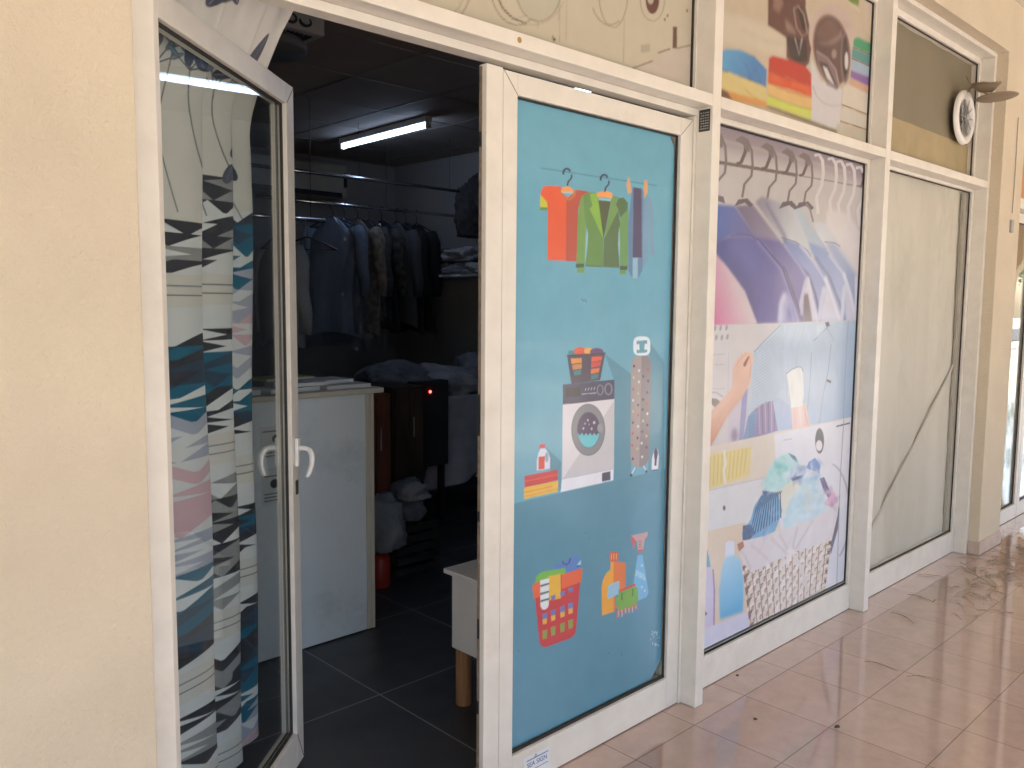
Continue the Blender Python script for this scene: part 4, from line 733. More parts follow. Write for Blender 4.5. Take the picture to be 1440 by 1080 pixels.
F = tag(empty('neighbour_building'), 'yellow building continuing the shop row past the last window', 'building')
MB().box((12.25, YF, 2.75), (17, YF+.25, 3.25)).box((12.25, YF, 0), (12.9, YF+.25, 2.748)).box((16.2, YF, 0), (17, YF+.25, 2.748)).box((12.25, 6.8, 0), (17, 7, 3.4)).box((16.8, 1.9, 0), (17, 6.8, 3.4)).build('wall', M_plaster, F)
MB().box((12.9, 1.80, 0), (16.2, 1.83, 2.748)).build('window', mat('dark_glazing', (.05, .06, .06), .08), F)
# trees and a house across the road (seen in reflections)
def tree(x, y, h, seed):
    q = random.Random(seed); t = tag(empty('street_tree', (x, y, -.13)), ['small bushy tree across the road nearest the laundry doors', 'tall loose tree across the road opposite the picture windows', 'lowest green tree across the road near the arcade end', 'loose tree across the road just past the arcade end', 'tallest green tree across the road beyond the arcade', 'farthest green tree down the road'][seed], 'tree', 'trees across the road')
    b = MB(); b.tube([(0, 0, 0), (.05, .03, h*.25), (-.04, .05, h*.5), (.03, 0, h*.8)], [.16, .13, .09, .03], 8)
    for k in range(6): a = q.uniform(0, 6.28); b.tube([(0, 0, h*.35+k*.2), (math.cos(a)*h*.13, math.sin(a)*h*.13, h*.5+k*.22), (math.cos(a)*h*.26, math.sin(a)*h*.26, h*.6+k*.25)], [.06, .04, .015], 6)
    b.build('trunk', mat('bark', (.14, .10, .07), .9, var=.3, bump=.4), t)
    nl = 2600; me = bpy.data.meshes.new('crown'); vs = []; fs = []
    cl = [(q.uniform(-1, 1)*h*.27, q.uniform(-1, 1)*h*.27, h*q.uniform(.45, .95), h*q.uniform(.07, .14)) for _ in range(26)]
    for i in range(nl):
        c = q.choice(cl); d = Vector((q.gauss(0, 1), q.gauss(0, 1), q.gauss(0, 1))).normalized()*c[3]*q.uniform(.5, 1.05); o = Vector(c[:3])+d
        u = Vector((q.gauss(0, 1), q.gauss(0, 1), q.gauss(0, .6))).normalized()*q.uniform(.06, .12); v = u.orthogonal().normalized()*u.length*.5
        k = len(vs); vs += [o-u, o+v, o+u, o-v]; fs.append((k, k+1, k+2, k+3))
    me.from_pydata(vs, [], fs); me.materials.append(mat('leaves', (.07, .12, .035), .6, var=.35, vscale=2)); c = bpy.data.objects.new('crown', me); C.objects.link(c); c.parent = t
for i, (x, y, h) in enumerate(((4, -7.5, 5), (11, -8, 6.2), (17, -7.2, 4.6), (24, -8, 6), (32, -8.5, 7), (41, -9.0, 6))): tree(x, y, h, i)
H = tag(empty('house', (20, -24, -.15)), 'pale house across the road facing the arcade', 'house')
MB().box((-16, -6, 0), (24, 0, 7)).build('wall', mat('pale_render', (.62, .56, .46), .9), H)
MB().box((-16.4, -6.4, 7), (24.4, .4, 7.35)).build('roof', mat('roof_tile', (.35, .17, .10), .8), H)
for k in range(12):
    for z in (1, 4.2): MB().box((-14.5+k*3.2, -.05, z), (-13.1+k*3.2, .04, z+1.6)).build('window', MATS['dark_glazing'], H)
# round ventilator set in the upper window
vc = P(1358, 165, Y=1.755)
V = tag(empty('window_ventilator', vc), 'round white ventilator in the upper window glass with its brown flap open', 'ventilator')
MB().lathe([(.105, -.004), (.105, .012), (.125, .020), (.146, .014), (.150, 0), (.150, -.004)], (0, .012, 0), (0, -1, 0), 48).build('ring', M_plastic, V, smooth=True)
MB().lathe([(.105, 0), (.098, .004), (.06, .012), (0, .014)], (0, .012, 0), (0, -1, 0), 40).build('lens', MATS['window_glass'], V, smooth=True)
m = MB()
for k in range(5): a = k*math.pi/5; m.tube([(-.10*math.cos(a), -.004, -.10*math.sin(a)), (.10*math.cos(a), -.004, .10*math.sin(a))], .003, 6)
m.lathe([(0, 0), (.022, 0), (.02, .012), (0, .014)], (0, -.002, 0), (0, -1, 0), 16).build('fan_hub', M_grey, V)
M_flap = mat('brown_flap', (.26, .20, .14), .5, var=.1)
fc = P(1392, 137, X=vc.x) - vc; ft = Vector((0, -.12, .012)).normalized()
fl = MB().lathe([(0, -.004), (.098, -.004), (.106, 0), (.098, .005), (.04, .012), (0, .014)], (fc.x, -.155, fc.z-.004), (0, .06, 1), 44).build('flap', M_flap, V, smooth=True)
m = MB(); m.tube([(0, .0, .14), (0, -.03, .17), (0, -.06, .145), (.0, -.12, fc.z+.008)], [.006, .006, .006, .005], 8)
m.tube([(.01, -.02, .175), (.01, -.07, .155), (.01, -.12, .145), (.01, -.17, .165)], [.012, .03, .028, .006], 12).tube([(-.03, .0, .22), (-.015, -.015, .185), (0, -.03, .17)], .004, 6)
m.build('bracket', M_flap, V, smooth=True)
# twigs blown against the pillar
def twig_pts(q, x, y, L_, a): 
    pts = []; cv = q.uniform(-.16, .16)
    for i in range(10): pts.append((x, y, .003+.012*math.sin(i/9*math.pi)*q.uniform(.3, 1))); a += cv+q.uniform(-.06, .06); x += math.cos(a)*L_/9; y += math.sin(a)*L_/9
    return pts
q = random.Random(21); tw = MB()
for k in range(170):
    t = q.random()**.8; cx, cy = q.gauss(5.45, .42), q.gauss(1.40, .10)
    if cy > 1.57: cy = 1.57-q.random()*.15
    tw.tube(twig_pts(q, cx, cy, q.uniform(.05, .20), q.uniform(-.9, .9)+(3.14 if q.random() < .5 else 0)), q.uniform(.0007, .0016), 4)
for k in range(110):
    cx, cy = q.gauss(5.45, .55), min(q.gauss(1.36, .16), 1.6); a = q.uniform(0, 6.28); l = q.uniform(.008, .02); u = Vector((math.cos(a), math.sin(a), .1))*l; v = Vector((-math.sin(a), math.cos(a), .2))*l*.4; o = Vector((cx, cy, .006))
    b = tw.bm; b.faces.new([b.verts.new(o-u), b.verts.new(o+v), b.verts.new(o+u), b.verts.new(o-v)])
tag(tw.build('twig_litter', M_twig), kind='stuff')
for i, (pa, pb, lab) in enumerate((((1253, 861), (1285, 877), 'bent dry twig lying before the post between the two big windows'), ((1276, 836), (1310, 845), 'dry twig near the bare window, left of the twig pile'), ((1290, 808), (1330, 812), 'thin dry twig at the left end of the twig pile by the window rail'), ((1215, 930), (1262, 944), 'longest thin dry twig alone on a tile in the walkway'), ((1275, 951), (1330, 959), 'dark dry twig nearest the right edge on the walkway tiles'), ((1355, 800), (1395, 846), 'curled dry twig at the near edge of the twig pile'))):
    a, b = P(*pa, Z=.004), P(*pb, Z=.004); d = b-a; nn = Vector((-d.y, d.x, 0))*.16
    o = MB().tube([a, a+d*.3+nn*.5+Vector((0, 0, .006)), a+d*.55+nn, a+d*.8+nn*.2+Vector((0, 0, .004)), b], [.0012, .002, .002, .0016, .0008], 5).build('dry_twig', M_twig); tag(o, lab, 'twig', 'dry twigs on the walkway')
for i, (x, y, r, lab) in enumerate(((1177, 1022, .011, 'dark crumb of dirt on the pink walkway tile in front of the door'), (1062, 1011, .010, 'small dark smear of dirt on the tile below the post'), (1037, 950, .008, 'dark speck of dirt at the foot of the picture window rail'))):
    c = P(x, y, Z=0); q = random.Random(i); pts = [(c.x+r*math.cos(a)*q.uniform(.5, 1.3), c.y+r*.7*math.sin(a)*q.uniform(.5, 1.3), .0006) for a in np.linspace(0, 6, 11)]
    tag(MB().prism(pts, (0, 0, .003 if i != 1 else .0008)).build('dirt_speck', mat('dark_dirt', (.07, .05, .04), .9)), lab, 'dirt')
# curtain behind the open leaf
SE = [0, .15, .30, .39, .47]      # cloth edges of the four folds
def draw_curtain():
    W_, H0, H1 = SE[-1], .05, 2.5; p = Print(0, W_, H0, H1, .0019, (226, 222, 212)); q = random.Random(4)
    K = lambda x, z: ((x)/p.res, (z-H0)/p.res)
    pal = {'w': (228, 230, 228), 'k': (66, 66, 72), 't': (44, 110, 136), 'l': (178, 182, 198), 'p': (222, 186, 192), 'g': (160, 160, 158), 'd': (60, 80, 100)}
    seqs = ['kwgkw_wwktkdtwtlwlwpwppwlwltwtdtkdkw_ww', 'kgkwkgkww_wwkwtdtkwkww_wwgkgkwkgkwgww_w', 'kdttwtlwlpwpwlwtwtdkwww_wwktdkww_wwkdtk']
    edges = SE; tops = [1.66, 1.70, 1.84, 1.76]
    for c in range(4):
        x0, x1 = edges[c], edges[c+1]; z = tops[c]; i = 0; sq = seqs[(0, 0, 1, 2)[c]]*3; h = .033; tw = (x1-x0)*(.72 if c < 2 else .95)
        def clip(pts):
            for lim, sg in ((x0, 1), (x1, -1)):
                out = []
                for k, (a, b) in enumerate(pts):
                    a2, b2 = pts[(k+1) % len(pts)]; i1, i2 = (a-lim)*sg >= 0, (a2-lim)*sg >= 0
                    if i1: out.append((a, b))
                    if i1 != i2: t = (lim-a)/(a2-a); out.append((lim, b+(b2-b)*t))
                pts = out
                if not pts: break
            return pts
        while z > H0-.06:
            ch = sq[i]; i += 1
            if ch == '_':
                for dz in (.010, .034): p.poly([K(x0, z-dz), K(x1, z-dz), K(x1, z-dz-.004), K(x0, z-dz-.004)], (130, 134, 140), raw=True)
                z -= .07; continue
            if ch == 'w' and sq[i] == '_': z -= .02; continue
            col = pal[ch]; p.poly([K(x0, z+.0016), K(x1, z+.0016), K(x1, z-h), K(x0, z-h)], col, raw=True)
            ph = ((i*5+c*2) % 4)*.25*tw; dn = (i+c) % 2 == 0; up_c = pal[sq[i-2]] if i > 1 and sq[i-2] != '_' else pal['w']
            w_ = x1-x0; ty = q.choice('ABCDEF'); nx_ = pal[sq[i]] if sq[i] != '_' else pal['w']; e_ = .003
            if ty == 'A': tri = [([(x0, z+e_), (x0, z-h), (x0+w_*.8, z-h*.5)], up_c)]
            elif ty == 'B': tri = [([(x1, z+e_), (x1, z-h), (x0+w_*.2, z-h*.45)], nx_)]
            elif ty == 'C': tri = [([(x0, z+e_), (x0+w_*.95, z+e_), (x0+w_*.45, z-h)], up_c)]
            elif ty == 'D': tri = [([(x0-w_*.2, z-h-e_), (x0+w_*.75, z-h-e_), (x0+w_*.3, z)], nx_), ([(x0+w_*.75, z-h-e_), (x1+w_*.3, z-h-e_), (x1, z-h*.1)], nx_)]
            elif ty == 'E': tri = [([(x0, z+e_), (x0+w_*.55, z+e_), (x0, z-h*.9)], up_c), ([(x1, z-h-e_), (x0+w_*.45, z-h-e_), (x1, z-h*.1)], nx_)]
            else: tri = [([(x0, z-h-e_), (x1, z-h-e_), (x1, z)], nx_)]
            for q3, c3 in tri:
                q3 = clip(q3)
                if len(q3) > 2: p.poly([K(a, b) for a, b in q3], c3, raw=True)
            z -= h
    def leaf(x, z, l, a, col=(58, 66, 86)):
        n = 16; pts = []
        for k in range(n):
            t = 2*math.pi*k/n; u, v = l*math.cos(t), l*.36*math.sin(t)*(1-.25*math.cos(t)); pts.append(K(x+u*math.cos(a)-v*math.sin(a), z+u*math.sin(a)+v*math.cos(a)))
        p.poly(pts, col, raw=True); p.poly([K(x-l*.8*math.cos(a), z-l*.8*math.sin(a)+.001), K(x+l*.7*math.cos(a), z+l*.7*math.sin(a)+.001), K(x+l*.7*math.cos(a), z+l*.7*math.sin(a)-.002), K(x-l*.8*math.cos(a), z-l*.8*math.sin(a)-.002)], (150, 156, 168), raw=True)
    def stem(pts, w_=.0028, col=(84, 86, 92)):
        L_, R_ = [], []
        for i, a in enumerate(pts):
            d = np.array(pts[min(i+1, len(pts)-1)])-np.array(pts[max(i-1, 0)]); d = d/(np.hypot(*d)+1e-9); nn = np.array([-d[1], d[0]])*w_/2; L_.append(K(*(np.array(a)+nn))); R_.append(K(*(np.array(a)-nn)))
        p.poly(L_+R_[::-1], col, raw=True)
    for k in range(5):
        x = .05+k*.095+q.uniform(-.02, .02); z = 1.72+q.uniform(0, .05); b = q.uniform(-.12, .12); pts = [(x+b*math.sin(t*1.6), z+t*.34) for t in np.linspace(0, 1, 12)]; stem(pts)
        e = pts[-1]
        for j in range(5): a = 1.57+(j-2)*.5; l = .045; stem([e, (e[0]+l*math.cos(a), e[1]+l*math.sin(a))], .003); leaf(e[0]+l*1.2*math.cos(a), e[1]+l*1.2*math.sin(a), .017, a, (120, 122, 126) if k % 3 else (70, 130, 146))
    for k in range(24): leaf(q.uniform(.02, .45), 1.80+q.random()*.64, q.uniform(.020, .040), q.uniform(.2, 3.0), (58, 64, 86) if q.random() < .75 else (96, 98, 110))
    return p
ed = [0, .33, .68, .88, 1.03]; sm_ = lambda t: t*t*(3-2*t)
def cur(s, z):
    u = np.zeros(s.shape)
    for k in range(4):
        a0, a1 = ed[k], ed[k+1]; tt = np.linspace(0, 1, 400); r1 = np.clip(tt/.74, 0, 1)
        pb = np.where(tt < .74, .55*np.sin(np.pi/2*r1)+.45*r1-.10*r1**6, .45*(1+np.cos(np.pi*(tt-.74)/.26)))*(.050+.066*(a1-a0))*.9
        e = .34*.765*(a1-a0)*tt+.94*pb; m_ = int(np.argmax(e)); f = (s-SE[k])/(SE[k+1]-SE[k]); f = np.clip(f, 0, 1)
        t_ = np.where(f < .94, np.interp(f/.94*e[m_], e[:m_+1], tt[:m_+1]), tt[m_]+(1-tt[m_])*(f-.94)/.06)
        u = np.where((s >= SE[k]) & ((s < SE[k+1]) | (k == 3)), a0+(a1-a0)*t_, u); shp = u.shape; b = np.zeros(shp)
    for a0, a1 in zip(ed, ed[1:]):
        t = (u-a0)/(a1-a0); mk = (t >= 0) & (t <= 1); t = np.clip(t, 0, 1); r_ = np.clip(t/.74, 0, 1); up_ = .55*np.sin(np.pi/2*r_)+.45*r_-.10*r_**6; pr = np.where(t < .74, up_, .90*.5*(1+np.cos(np.pi*(t-.74)/.26))); b = np.where(mk, pr*(.050+.066*(a1-a0)), b)
    b = .9*b*(1+.10*np.sin(z*2.1+u*3)); b += .005*np.sin(z*6+u*4)
    lo = np.clip((1.2-z)/1.1, 0, 1)
    x = .575+.60*u+.01*u*lo; y = 1.95+.475*u+.03*u*lo
    x = x+.656*b; y = y-.755*b
    # towards the rod the cloth spreads along the door opening
    k = sm_(np.clip((z-1.98)/.40, 0, 1)); xt = .64+.50*u; yt = 1.915+.024*np.sin(u*27)+.010*np.sin(u*59+1)
    return np.stack([x*(1-k)+xt*k, y*(1-k)+yt*k, z+.02*np.sin(u*6)*(z < .4)], -1)
cp = draw_curtain(); PC = (.92, .98, 1.06)
CU = tag(empty('curtain', (.64, 1.915, 2.5)), 'long gathered curtain with triangle bands and leaves behind the open glass door', 'curtain')
o = cp.mesh('cloth', M_cloth, lambda s, z: cur(s, np.maximum(z, .12)), None, PC, keep=lambda u, v: v > .116); local(o, CU)
local(MB().tube([(.62, 1.915, 2.515), (2.5, 1.915, 2.515)], .011, 12).build('curtain_rod', M_chrome), CU)

# counter and what stands on it
K0 = tag(empty('counter', (1.0, 3.12, 0)), 'tall pale blue white shop counter standing on the dark tiles inside the door', 'counter')
def kb(name, m, a, b, bev=.002): o = MB().box(a, b).build(name, m, None, bevel=bev); return local(o, K0)
kb('front_panel', M_counter, (.95, 3.150, .004), (2.118, 3.166, 1.092)); kb('edge_trim', M_cream, (2.119, 3.146, .004), (2.140, 3.47, 1.092)); kb('edge_trim', M_cream, (2.141, 3.143, .004), (2.158, 3.165, 1.092))
kb('back_panel', M_counter, (.95, 3.45, .004), (2.118, 3.465, 1.09)); kb('countertop', M_cream, (.93, 3.115, 1.0935), (2.196, 3.50, 1.1175), .006)
kb('shelf', M_counter, (.96, 3.167, .55), (2.117, 3.449, .568))
M_paper = mat('white_paper', (.70, .73, .75), .7, var=.03); M_yel = mat('yellow_cover', (.42, .40, .16), .5); M_pages = mat('page_edges', (.62, .66, .68), .8, var=.08, vscale=90, stretch=(.2, .2, 8))
bk = [((1.66, 3.15), (.24, .17), 1.119, .018, 4, M_paper, 'white booklet lying flat nearest the counter edge by the door stile'), ((1.93, 3.16), (.22, .17), 1.119, .016, -3, M_paper, 'white booklet nearest the right end of the countertop'), ((1.72, 3.19), (.22, .16), 1.138, .015, -5, M_paper, 'white booklet stacked on the left booklet'), ((1.88, 3.20), (.22, .16), 1.138, .017, 3, M_paper, 'topmost white booklet over the right pair'), ((1.72, 3.30), (.25, .16), 1.156, .010, 6, M_yel, 'yellow green folder on the booklets'), ((1.42, 3.18), (.20, .15), 1.119, .022, -8, M_paper, 'white booklet seen through the door glass on the countertop')]
for (x, y), (a, b), z, h, r, m, lab in bk:
    e = tag(empty('booklet', (x, y, z), R(r)), lab, 'booklet', 'booklets on the counter')
    MB().box((0, 0, 0), (a, b, .0015)).box((0, 0, h-.0015), (a, b, h)).box((0, 0, .0015), (.002, b, h-.0015)).build('cover', m, e); MB().box((.003, .002, .0016), (a-.002, b-.002, h-.0016)).build('pages', M_pages, e)
for (x0, y0, x1, y1, cx, cy, r_, lab) in ((366, 598, 396, 648, 388, 617, .017, 'upper paper notice with a round dark badge on the counter front'), (368, 656, 396, 712, 386, 680, .019, 'lower paper notice with an oval dark badge on the counter front')):
    a, b = P(x0, y1, Y=3.149), P(x1, y0, Y=3.149); e = tag(empty('notice', (a.x, 3.149, a.z)), lab, 'notice')
    local(MB().box((a.x, 3.1475, a.z), (b.x, 3.149, b.z)).build('sheet', M_paper), e); c = P(cx, cy, Y=3.147); local(MB().lathe([(r_, 0), (r_, .0006), (0, .0006)], (c.x, 3.1474, c.z), (0, -1, 0), 24).build('badge', M_dark), e); m = MB()
    q = random.Random(x1)
    for k in range(5):
        z = c.z+(.03 if k == 0 else -.03-.014*k); xx = a.x+.012
        if z < a.z+.004: break
        l_ = MB()
        while xx < b.x-.012: l = q.uniform(.003, .009); l_.box((xx, 3.1468, z), (xx+l, 3.1474, z+.006)); xx += l+.003
        local(l_.build('print_line', M_dark), e)

# low bench by the closed leaf
T0 = tag(empty('bench', (2.15, 2.15, 0)), 'small white box bench on round pine legs behind the closed door leaf', 'bench')
local(MB().box((1.950, 1.93, .215), (2.42, 2.345, .498)).build('body', M_plastic, None, bevel=.004), T0)
tp = local(MB().box((1.932, 1.90, .4985), (2.45, 2.372, .516)).build('seat', M_plastic, None, bevel=.002), T0)
m = MB().box((1.9295, 1.8985, .5), (1.9317, 2.374, .5145)).box((1.932, 2.3725, .5), (2.45, 2.3745, .5145)).build('edge', M_ply, None); m.parent = tp; m.matrix_parent_inverse = Matrix.Translation(T0.location).inverted()
for x, y in ((1.980, 2.31), (2.38, 2.305), (1.980, 1.97), (2.38, 1.97)): local(MB().tube([(x, y, 0), (x, y, .214)], .030, 20).build('leg', M_wood), T0)

# fluorescent tubes
def tube_light(a, b, label, e_=2.6):
    a, b = Vector(a), Vector(b); d = (b-a); L_ = d.length; rz = math.atan2(d.y, d.x)
    t = tag(empty('tube_light', a, rz), label, 'ceiling lamp', 'fluorescent tube lights')
    MB().box((0, -.028, .02), (L_, .028, .062), .004).box((0, -.018, -.018), (.018, .018, .02), .002).box((L_-.018, -.018, -.018), (L_, .018, .02), .002).build('batten', M_plastic, t)
    MB().tube([(.02, 0, 0), (L_-.02, 0, 0)], .014, 14).build('tube', mat('lit_tube', (.8, .85, 1), .4, emit=(.50, .68, 1.0), estr=e_), t, smooth=True); return t
a, b = P(481, 207, Z=2.685), P(603, 176, Z=2.685)
tube_light((a.x, a.y, 2.685), (b.x, b.y, 2.685), 'lit fluorescent tube on the dark shop ceiling')
tube_light((a.x, 2.36, 2.685), (a.x, 3.50, 2.685), 'lit fluorescent tube nearer the front window, mirrored in the open glass door leaf')
# ceiling unit with slatted underside
U = tag(empty('air_conditioner', (1.6, 3.4, 2.6)), 'grey ceiling air conditioner with ornamental cut-outs on the shop ceiling', 'air conditioner')
M_unit = mat('unit_grey', (.42, .42, .41), .5)
local(MB().box((1.18, 3.2, 2.61), (1.965, 3.62, 2.741)).build('body', M_unit, None, bevel=.006), U)
m = MB()
for k in range(34): m.box((1.22+k*.021, 3.235, 2.605), (1.232+k*.021, 3.50, 2.6095))
local(m.build('grille', M_dark), U)
m = MB(); q = random.Random(8)
for r_ in range(2):
    for k in range(10):
        cx, cz = 1.26+k*.068, 2.65+r_*.05; a0 = q.uniform(0, 6.28)
        m.tube([(cx+.026*math.cos(a0+t), 3.197, cz+.018*math.sin(a0+t)) for t in np.linspace(0, 4.2, 9)], [.003, .006, .007, .007, .006, .006, .005, .004, .003], 6)
local(m.build('ornament', M_dark), U)
c_ = P(372, 72, Z=2.55); local(MB().lathe([(.17, 0), (.175, .006), (.175, .03), (.16, .05)], (c_.x, c_.y, 2.55), (0, 0, 1), 40).build('round_cover', mat('cover_grey', (.12, .12, .12), .6), None, smooth=True), U)
# wall air conditioner on the back wall
a, b = P(380, 272, Y=6.33), P(489, 281, Y=6.33); ac = tag(empty('wall_air_conditioner', (b.x, 6.33, b.z)), 'cream split air conditioner on the back wall above the clothes rails', 'air conditioner')
local(MB().box((b.x-.95, 6.33, b.z), (b.x, 6.549, b.z+.29)).build('body', mat('cream_plastic', (.42, .40, .34), .5), None, bevel=.02), ac)
local(MB().box((b.x-.90, 6.318, b.z+.01), (b.x-.06, 6.329, b.z+.05)).build('outlet', M_dark), ac); local(MB().box((b.x-.04, 6.322, b.z+.10), (b.x-.01, 6.329, b.z+.22)).build('display', M_dark), ac)

# clothes rails
def rail(pa, pb, Y, label, r_=.013):
    a, b = P(*pa, Y=Y), P(*pb, Y=Y); z = (a.z+b.z)/2; t = tag(empty('clothes_rail', (a.x, Y, z)), label, 'clothes rail', 'chrome clothes rails')
    local(MB().tube([(a.x, Y, z), (b.x, Y, z)], r_, 12).build('pipe', M_chrome, None, smooth=True), t)
    for x in (a.x+.25, (a.x+b.x)/2, b.x-.1): local(MB().tube([(x, Y, z+r_), (x, Y, 2.745)], .0018, 6).build('hanging_wire', M_dark), t)
    return a, b, z
rail((330, 230), (646, 268), 5.1, 'highest chrome clothes rail hung across the shop')
ra, rb, rz_ = rail((360, 277), (690, 308), 5.6, 'middle chrome clothes rail carrying the wrapped garments')
rail((330, 298), (457, 313), 4.7, 'short low chrome rail with one empty hanger')
M_hang = mat('hanger_black', (.03, .03, .035), .4)
def hanger_mb(w_=.40):
    h = MB(); h.tube([(0, -w_/2, -.10), (0, -w_*.25, -.055), (0, 0, -.02), (0, w_*.25, -.055), (0, w_/2, -.10)], .006, 8).tube([(0, -w_/2, -.10), (0, w_/2, -.10)], .004, 6)
    h.tube([(0, 0, -.02), (0, 0, .03), (0, .02, .045), (0, .035, .065), (0, .02, .085), (0, -.005, .088), (0, -.02, .075)], .003, 6); return h
def garment(x, y, z, rot, m, label, ln=.80, cover=False, sleeve_m=None, th=.035, seed=0, grp='garments on the middle rail'):
    q = random.Random(seed); e = tag(empty('hanging_garment', (x, y, z), rot), label, 'garment', grp); hanger_mb().build('hanger', M_hang, e)
    ph = q.uniform(0, 6)
    def f(u, v, g=0., k=1.):
        a = u*2*math.pi; zz = -.035-v*ln; sh = min(1, v*ln/.10); hw = (.045+.155*sh+.04*v)*k+g; t = (.018+th*min(1, v*4)+.012*math.sin(a*5+ph+v*2)*v)*k+g*.7
        return (t*math.sin(a)+.01*math.sin(v*5+ph), -hw*math.cos(a), zz-.05*sh*abs(math.cos(a))**3)
    MB().grid(f, 44, 22, closed=True).build('cloth', m, e, smooth=True)
    for s in (-1, 1):
        b = MB(); b.tube([(0, s*.185, -.11), (.004, s*.225, -.20), (.012*s, s*.245, -.36), (.02, s*.245, -.50), (.02, s*.24, -.62)], [.045, .055, .05, .042, .036], 12); b.build('sleeve', sleeve_m or m, e, smooth=True)
    if cover:
        MB().grid(lambda u, v: tuple(c*(1.0) for c in f(u, min(v*1.12, 1.14), .045+.012*math.sin(u*40+v*13)+.006*math.sin(u*87+v*31), 1)), 60, 40, closed=True).build('plastic_cover', M_bag, e, smooth=False)
    return e
G = lambda n, c, **k: mat(n, c, .85, **k)
gm = [(468, G('blue_stripe_cloth', (.27, .33, .44), var=.22, vscale=60, stretch=(1, 9, .1)), 'pale blue striped shirt under shiny plastic', .86, True, None), (484, G('blue_grey_cloth', (.15, .18, .25), var=.2, vscale=40, stretch=(1, 9, .1)), 'blue grey shirt just behind the pale blue striped shirt', .84, True, None), (503, G('patterned_cloth', (.20, .165, .13), var=.45, vscale=26), 'beige and brown patterned garment wrapped in plastic', .84, True, None), (519, G('grey_check_cloth', (.06, .06, .065), var=.3, vscale=30), 'dark grey shirt in plastic between the patterned garment and the navy jacket', .70, True, None), (537, G('navy_cloth', (.010, .011, .018)), 'navy jacket with a plaid sleeve on the middle rail', .84, False, G('plaid_cloth', (.045, .04, .036), var=.7, vscale=24)), (558, G('grey_cloth', (.075, .075, .085)), 'mid grey jacket squeezed between dark coats', .78, False, None), (571, G('black_cloth', (.010, .010, .011)), 'black coat left of the last coat', .84, False, None), (586, G('black_wool', (.008, .008, .009)), 'black coat at the right end of the hung garments', .84, False, None)]
for i, (px, m, lab, ln, cov, slm) in enumerate(gm): c = P(px, 300, Y=5.6); garment(c.x, 5.6, rz_-.07, R(28 if i == 0 else 10 if i == 2 else -4+3*(i % 3)), m, lab, ln, cov, slm, seed=i)
c = P(392, 330, Y=4.7); garment(c.x, 4.7, P(392, 308, Y=4.7).z-.07, R(3), G('white_cloth', (.30, .31, .33)), 'white shirt hanging on the short rail behind the door stile', .62, seed=11, grp=None)
c = P(432, 312, Y=4.7); tag(hanger_mb(.36).build('empty_hanger', M_hang), 'empty black hanger on the short low rail', 'hanger').location = (c.x, 4.7, P(432, 312, Y=4.7).z-.07)
bpy.data.objects['empty_hanger'].rotation_euler.z = R(55)

def heap(name, loc, size, m, label, cat, seed, n=4, grp=None, parent=None, folds=9):
    q = random.Random(seed); b = MB(); bmesh.ops.create_icosphere(b.bm, subdivisions=5, radius=1)
    dirs = [(Vector((q.gauss(0, 1), q.gauss(0, 1), q.gauss(0, 1))).normalized(), q.uniform(3, folds), q.uniform(0, 6)) for _ in range(9)]
    for v in b.bm.verts:
        d = v.co.copy(); s = 1+sum(.055*math.sin(dd.dot(d)*f_+p_) for dd, f_, p_ in dirs)+.05*abs(math.sin(d.x*7+d.y*9+seed)); s += sum(.045*(1-abs(math.sin(dd.dot(d)*f_*2.2+p_)))**3 for dd, f_, p_ in dirs[:7])-.05; z = max(d.z*s, -.55); v.co = Vector((d.x*s*size[0], d.y*s*size[1], (z+.55)*size[2]/1.55))
    o = b.build(name, m, parent, smooth=True); o.location = loc
    if label: tag(o, label, cat, grp)
    return o
# bundle at the end of the top rail, wall shelf with folded clothes
c = P(672, 262, Y=5.1); o = heap('clothes_bundle', (c.x, 5.1, c.z-.40), (.19, .16, .42), G('dark_pattern', (.05, .045, .045), var=.35, vscale=30), 'dark patterned bundle of clothes hanging from the end of the top rail', 'clothes', 3)
sh = tag(MB().box((4.28, 4.75, 1.70), (4.745, 6.45, 1.72)).build('wall_shelf', M_counter, None, bevel=.002), 'pale shelf on the right wall heaped with folded laundry', 'shelf')
for i in range(9):
    y = 4.9+(i % 5)*.30; z = 1.722+(i//5)*.105; cc = ((.32, .33, .36), (.20, .21, .24), (.36, .35, .36), (.14, .14, .16))[i % 4]
    heap('folded_laundry', (4.48, y, z), (.20, .15, .11), G('laundry_%d' % (i % 4), cc, var=.25, vscale=12), ('lower' if i < 5 else 'upper')+' row of the folded light laundry heaped on the right wall shelf', 'laundry', 30+i, grp='folded laundry on the wall shelf')
# ironing table with white laundry, cabinet, sacks
tb = tag(empty('ironing_table', (3.9, 4.7, 0)), 'dark ironing table at the back right covered with white laundry', 'table')
local(MB().box((3.25, 4.45, .80), (4.55, 5.05, .84)).build('tabletop', G('table_cloth', (.10, .10, .11)), None, bevel=.01), tb)
for x, y in ((3.3, 4.5), (4.5, 4.5), (3.3, 5.0), (4.5, 5.0)): local(MB().tube([(x, y, 0), (x, y, .8)], .016, 8).build('leg', M_dark), tb)
for i, (x, y, s_, cc, lab) in enumerate(((3.45, 4.75, (.28, .22, .22), (.16, .16, .18), 'dark grey laundry heap at the left end of the ironing table'), (3.85, 4.7, (.30, .24, .20), (.34, .34, .38), 'white laundry heap in the middle of the ironing table'), (4.25, 4.7, (.26, .24, .28), (.24, .24, .28), 'grey laundry heap at the right end of the ironing table'))):
    heap('laundry_heap', (x, y, .84), s_, G('heap_%d' % i, cc, var=.3, vscale=9), lab, 'laundry', 50+i, grp='laundry on the ironing table')
def drape(u, v): x = 3.62+.75*u-.25*v*(1-u); return (x, 4.43-.06*v-.02*math.sin(u*22)*v-.01*math.sin(u*9+v*4), .86-.62*v*(.55+.45*math.sin(1.2+u*2.2)))
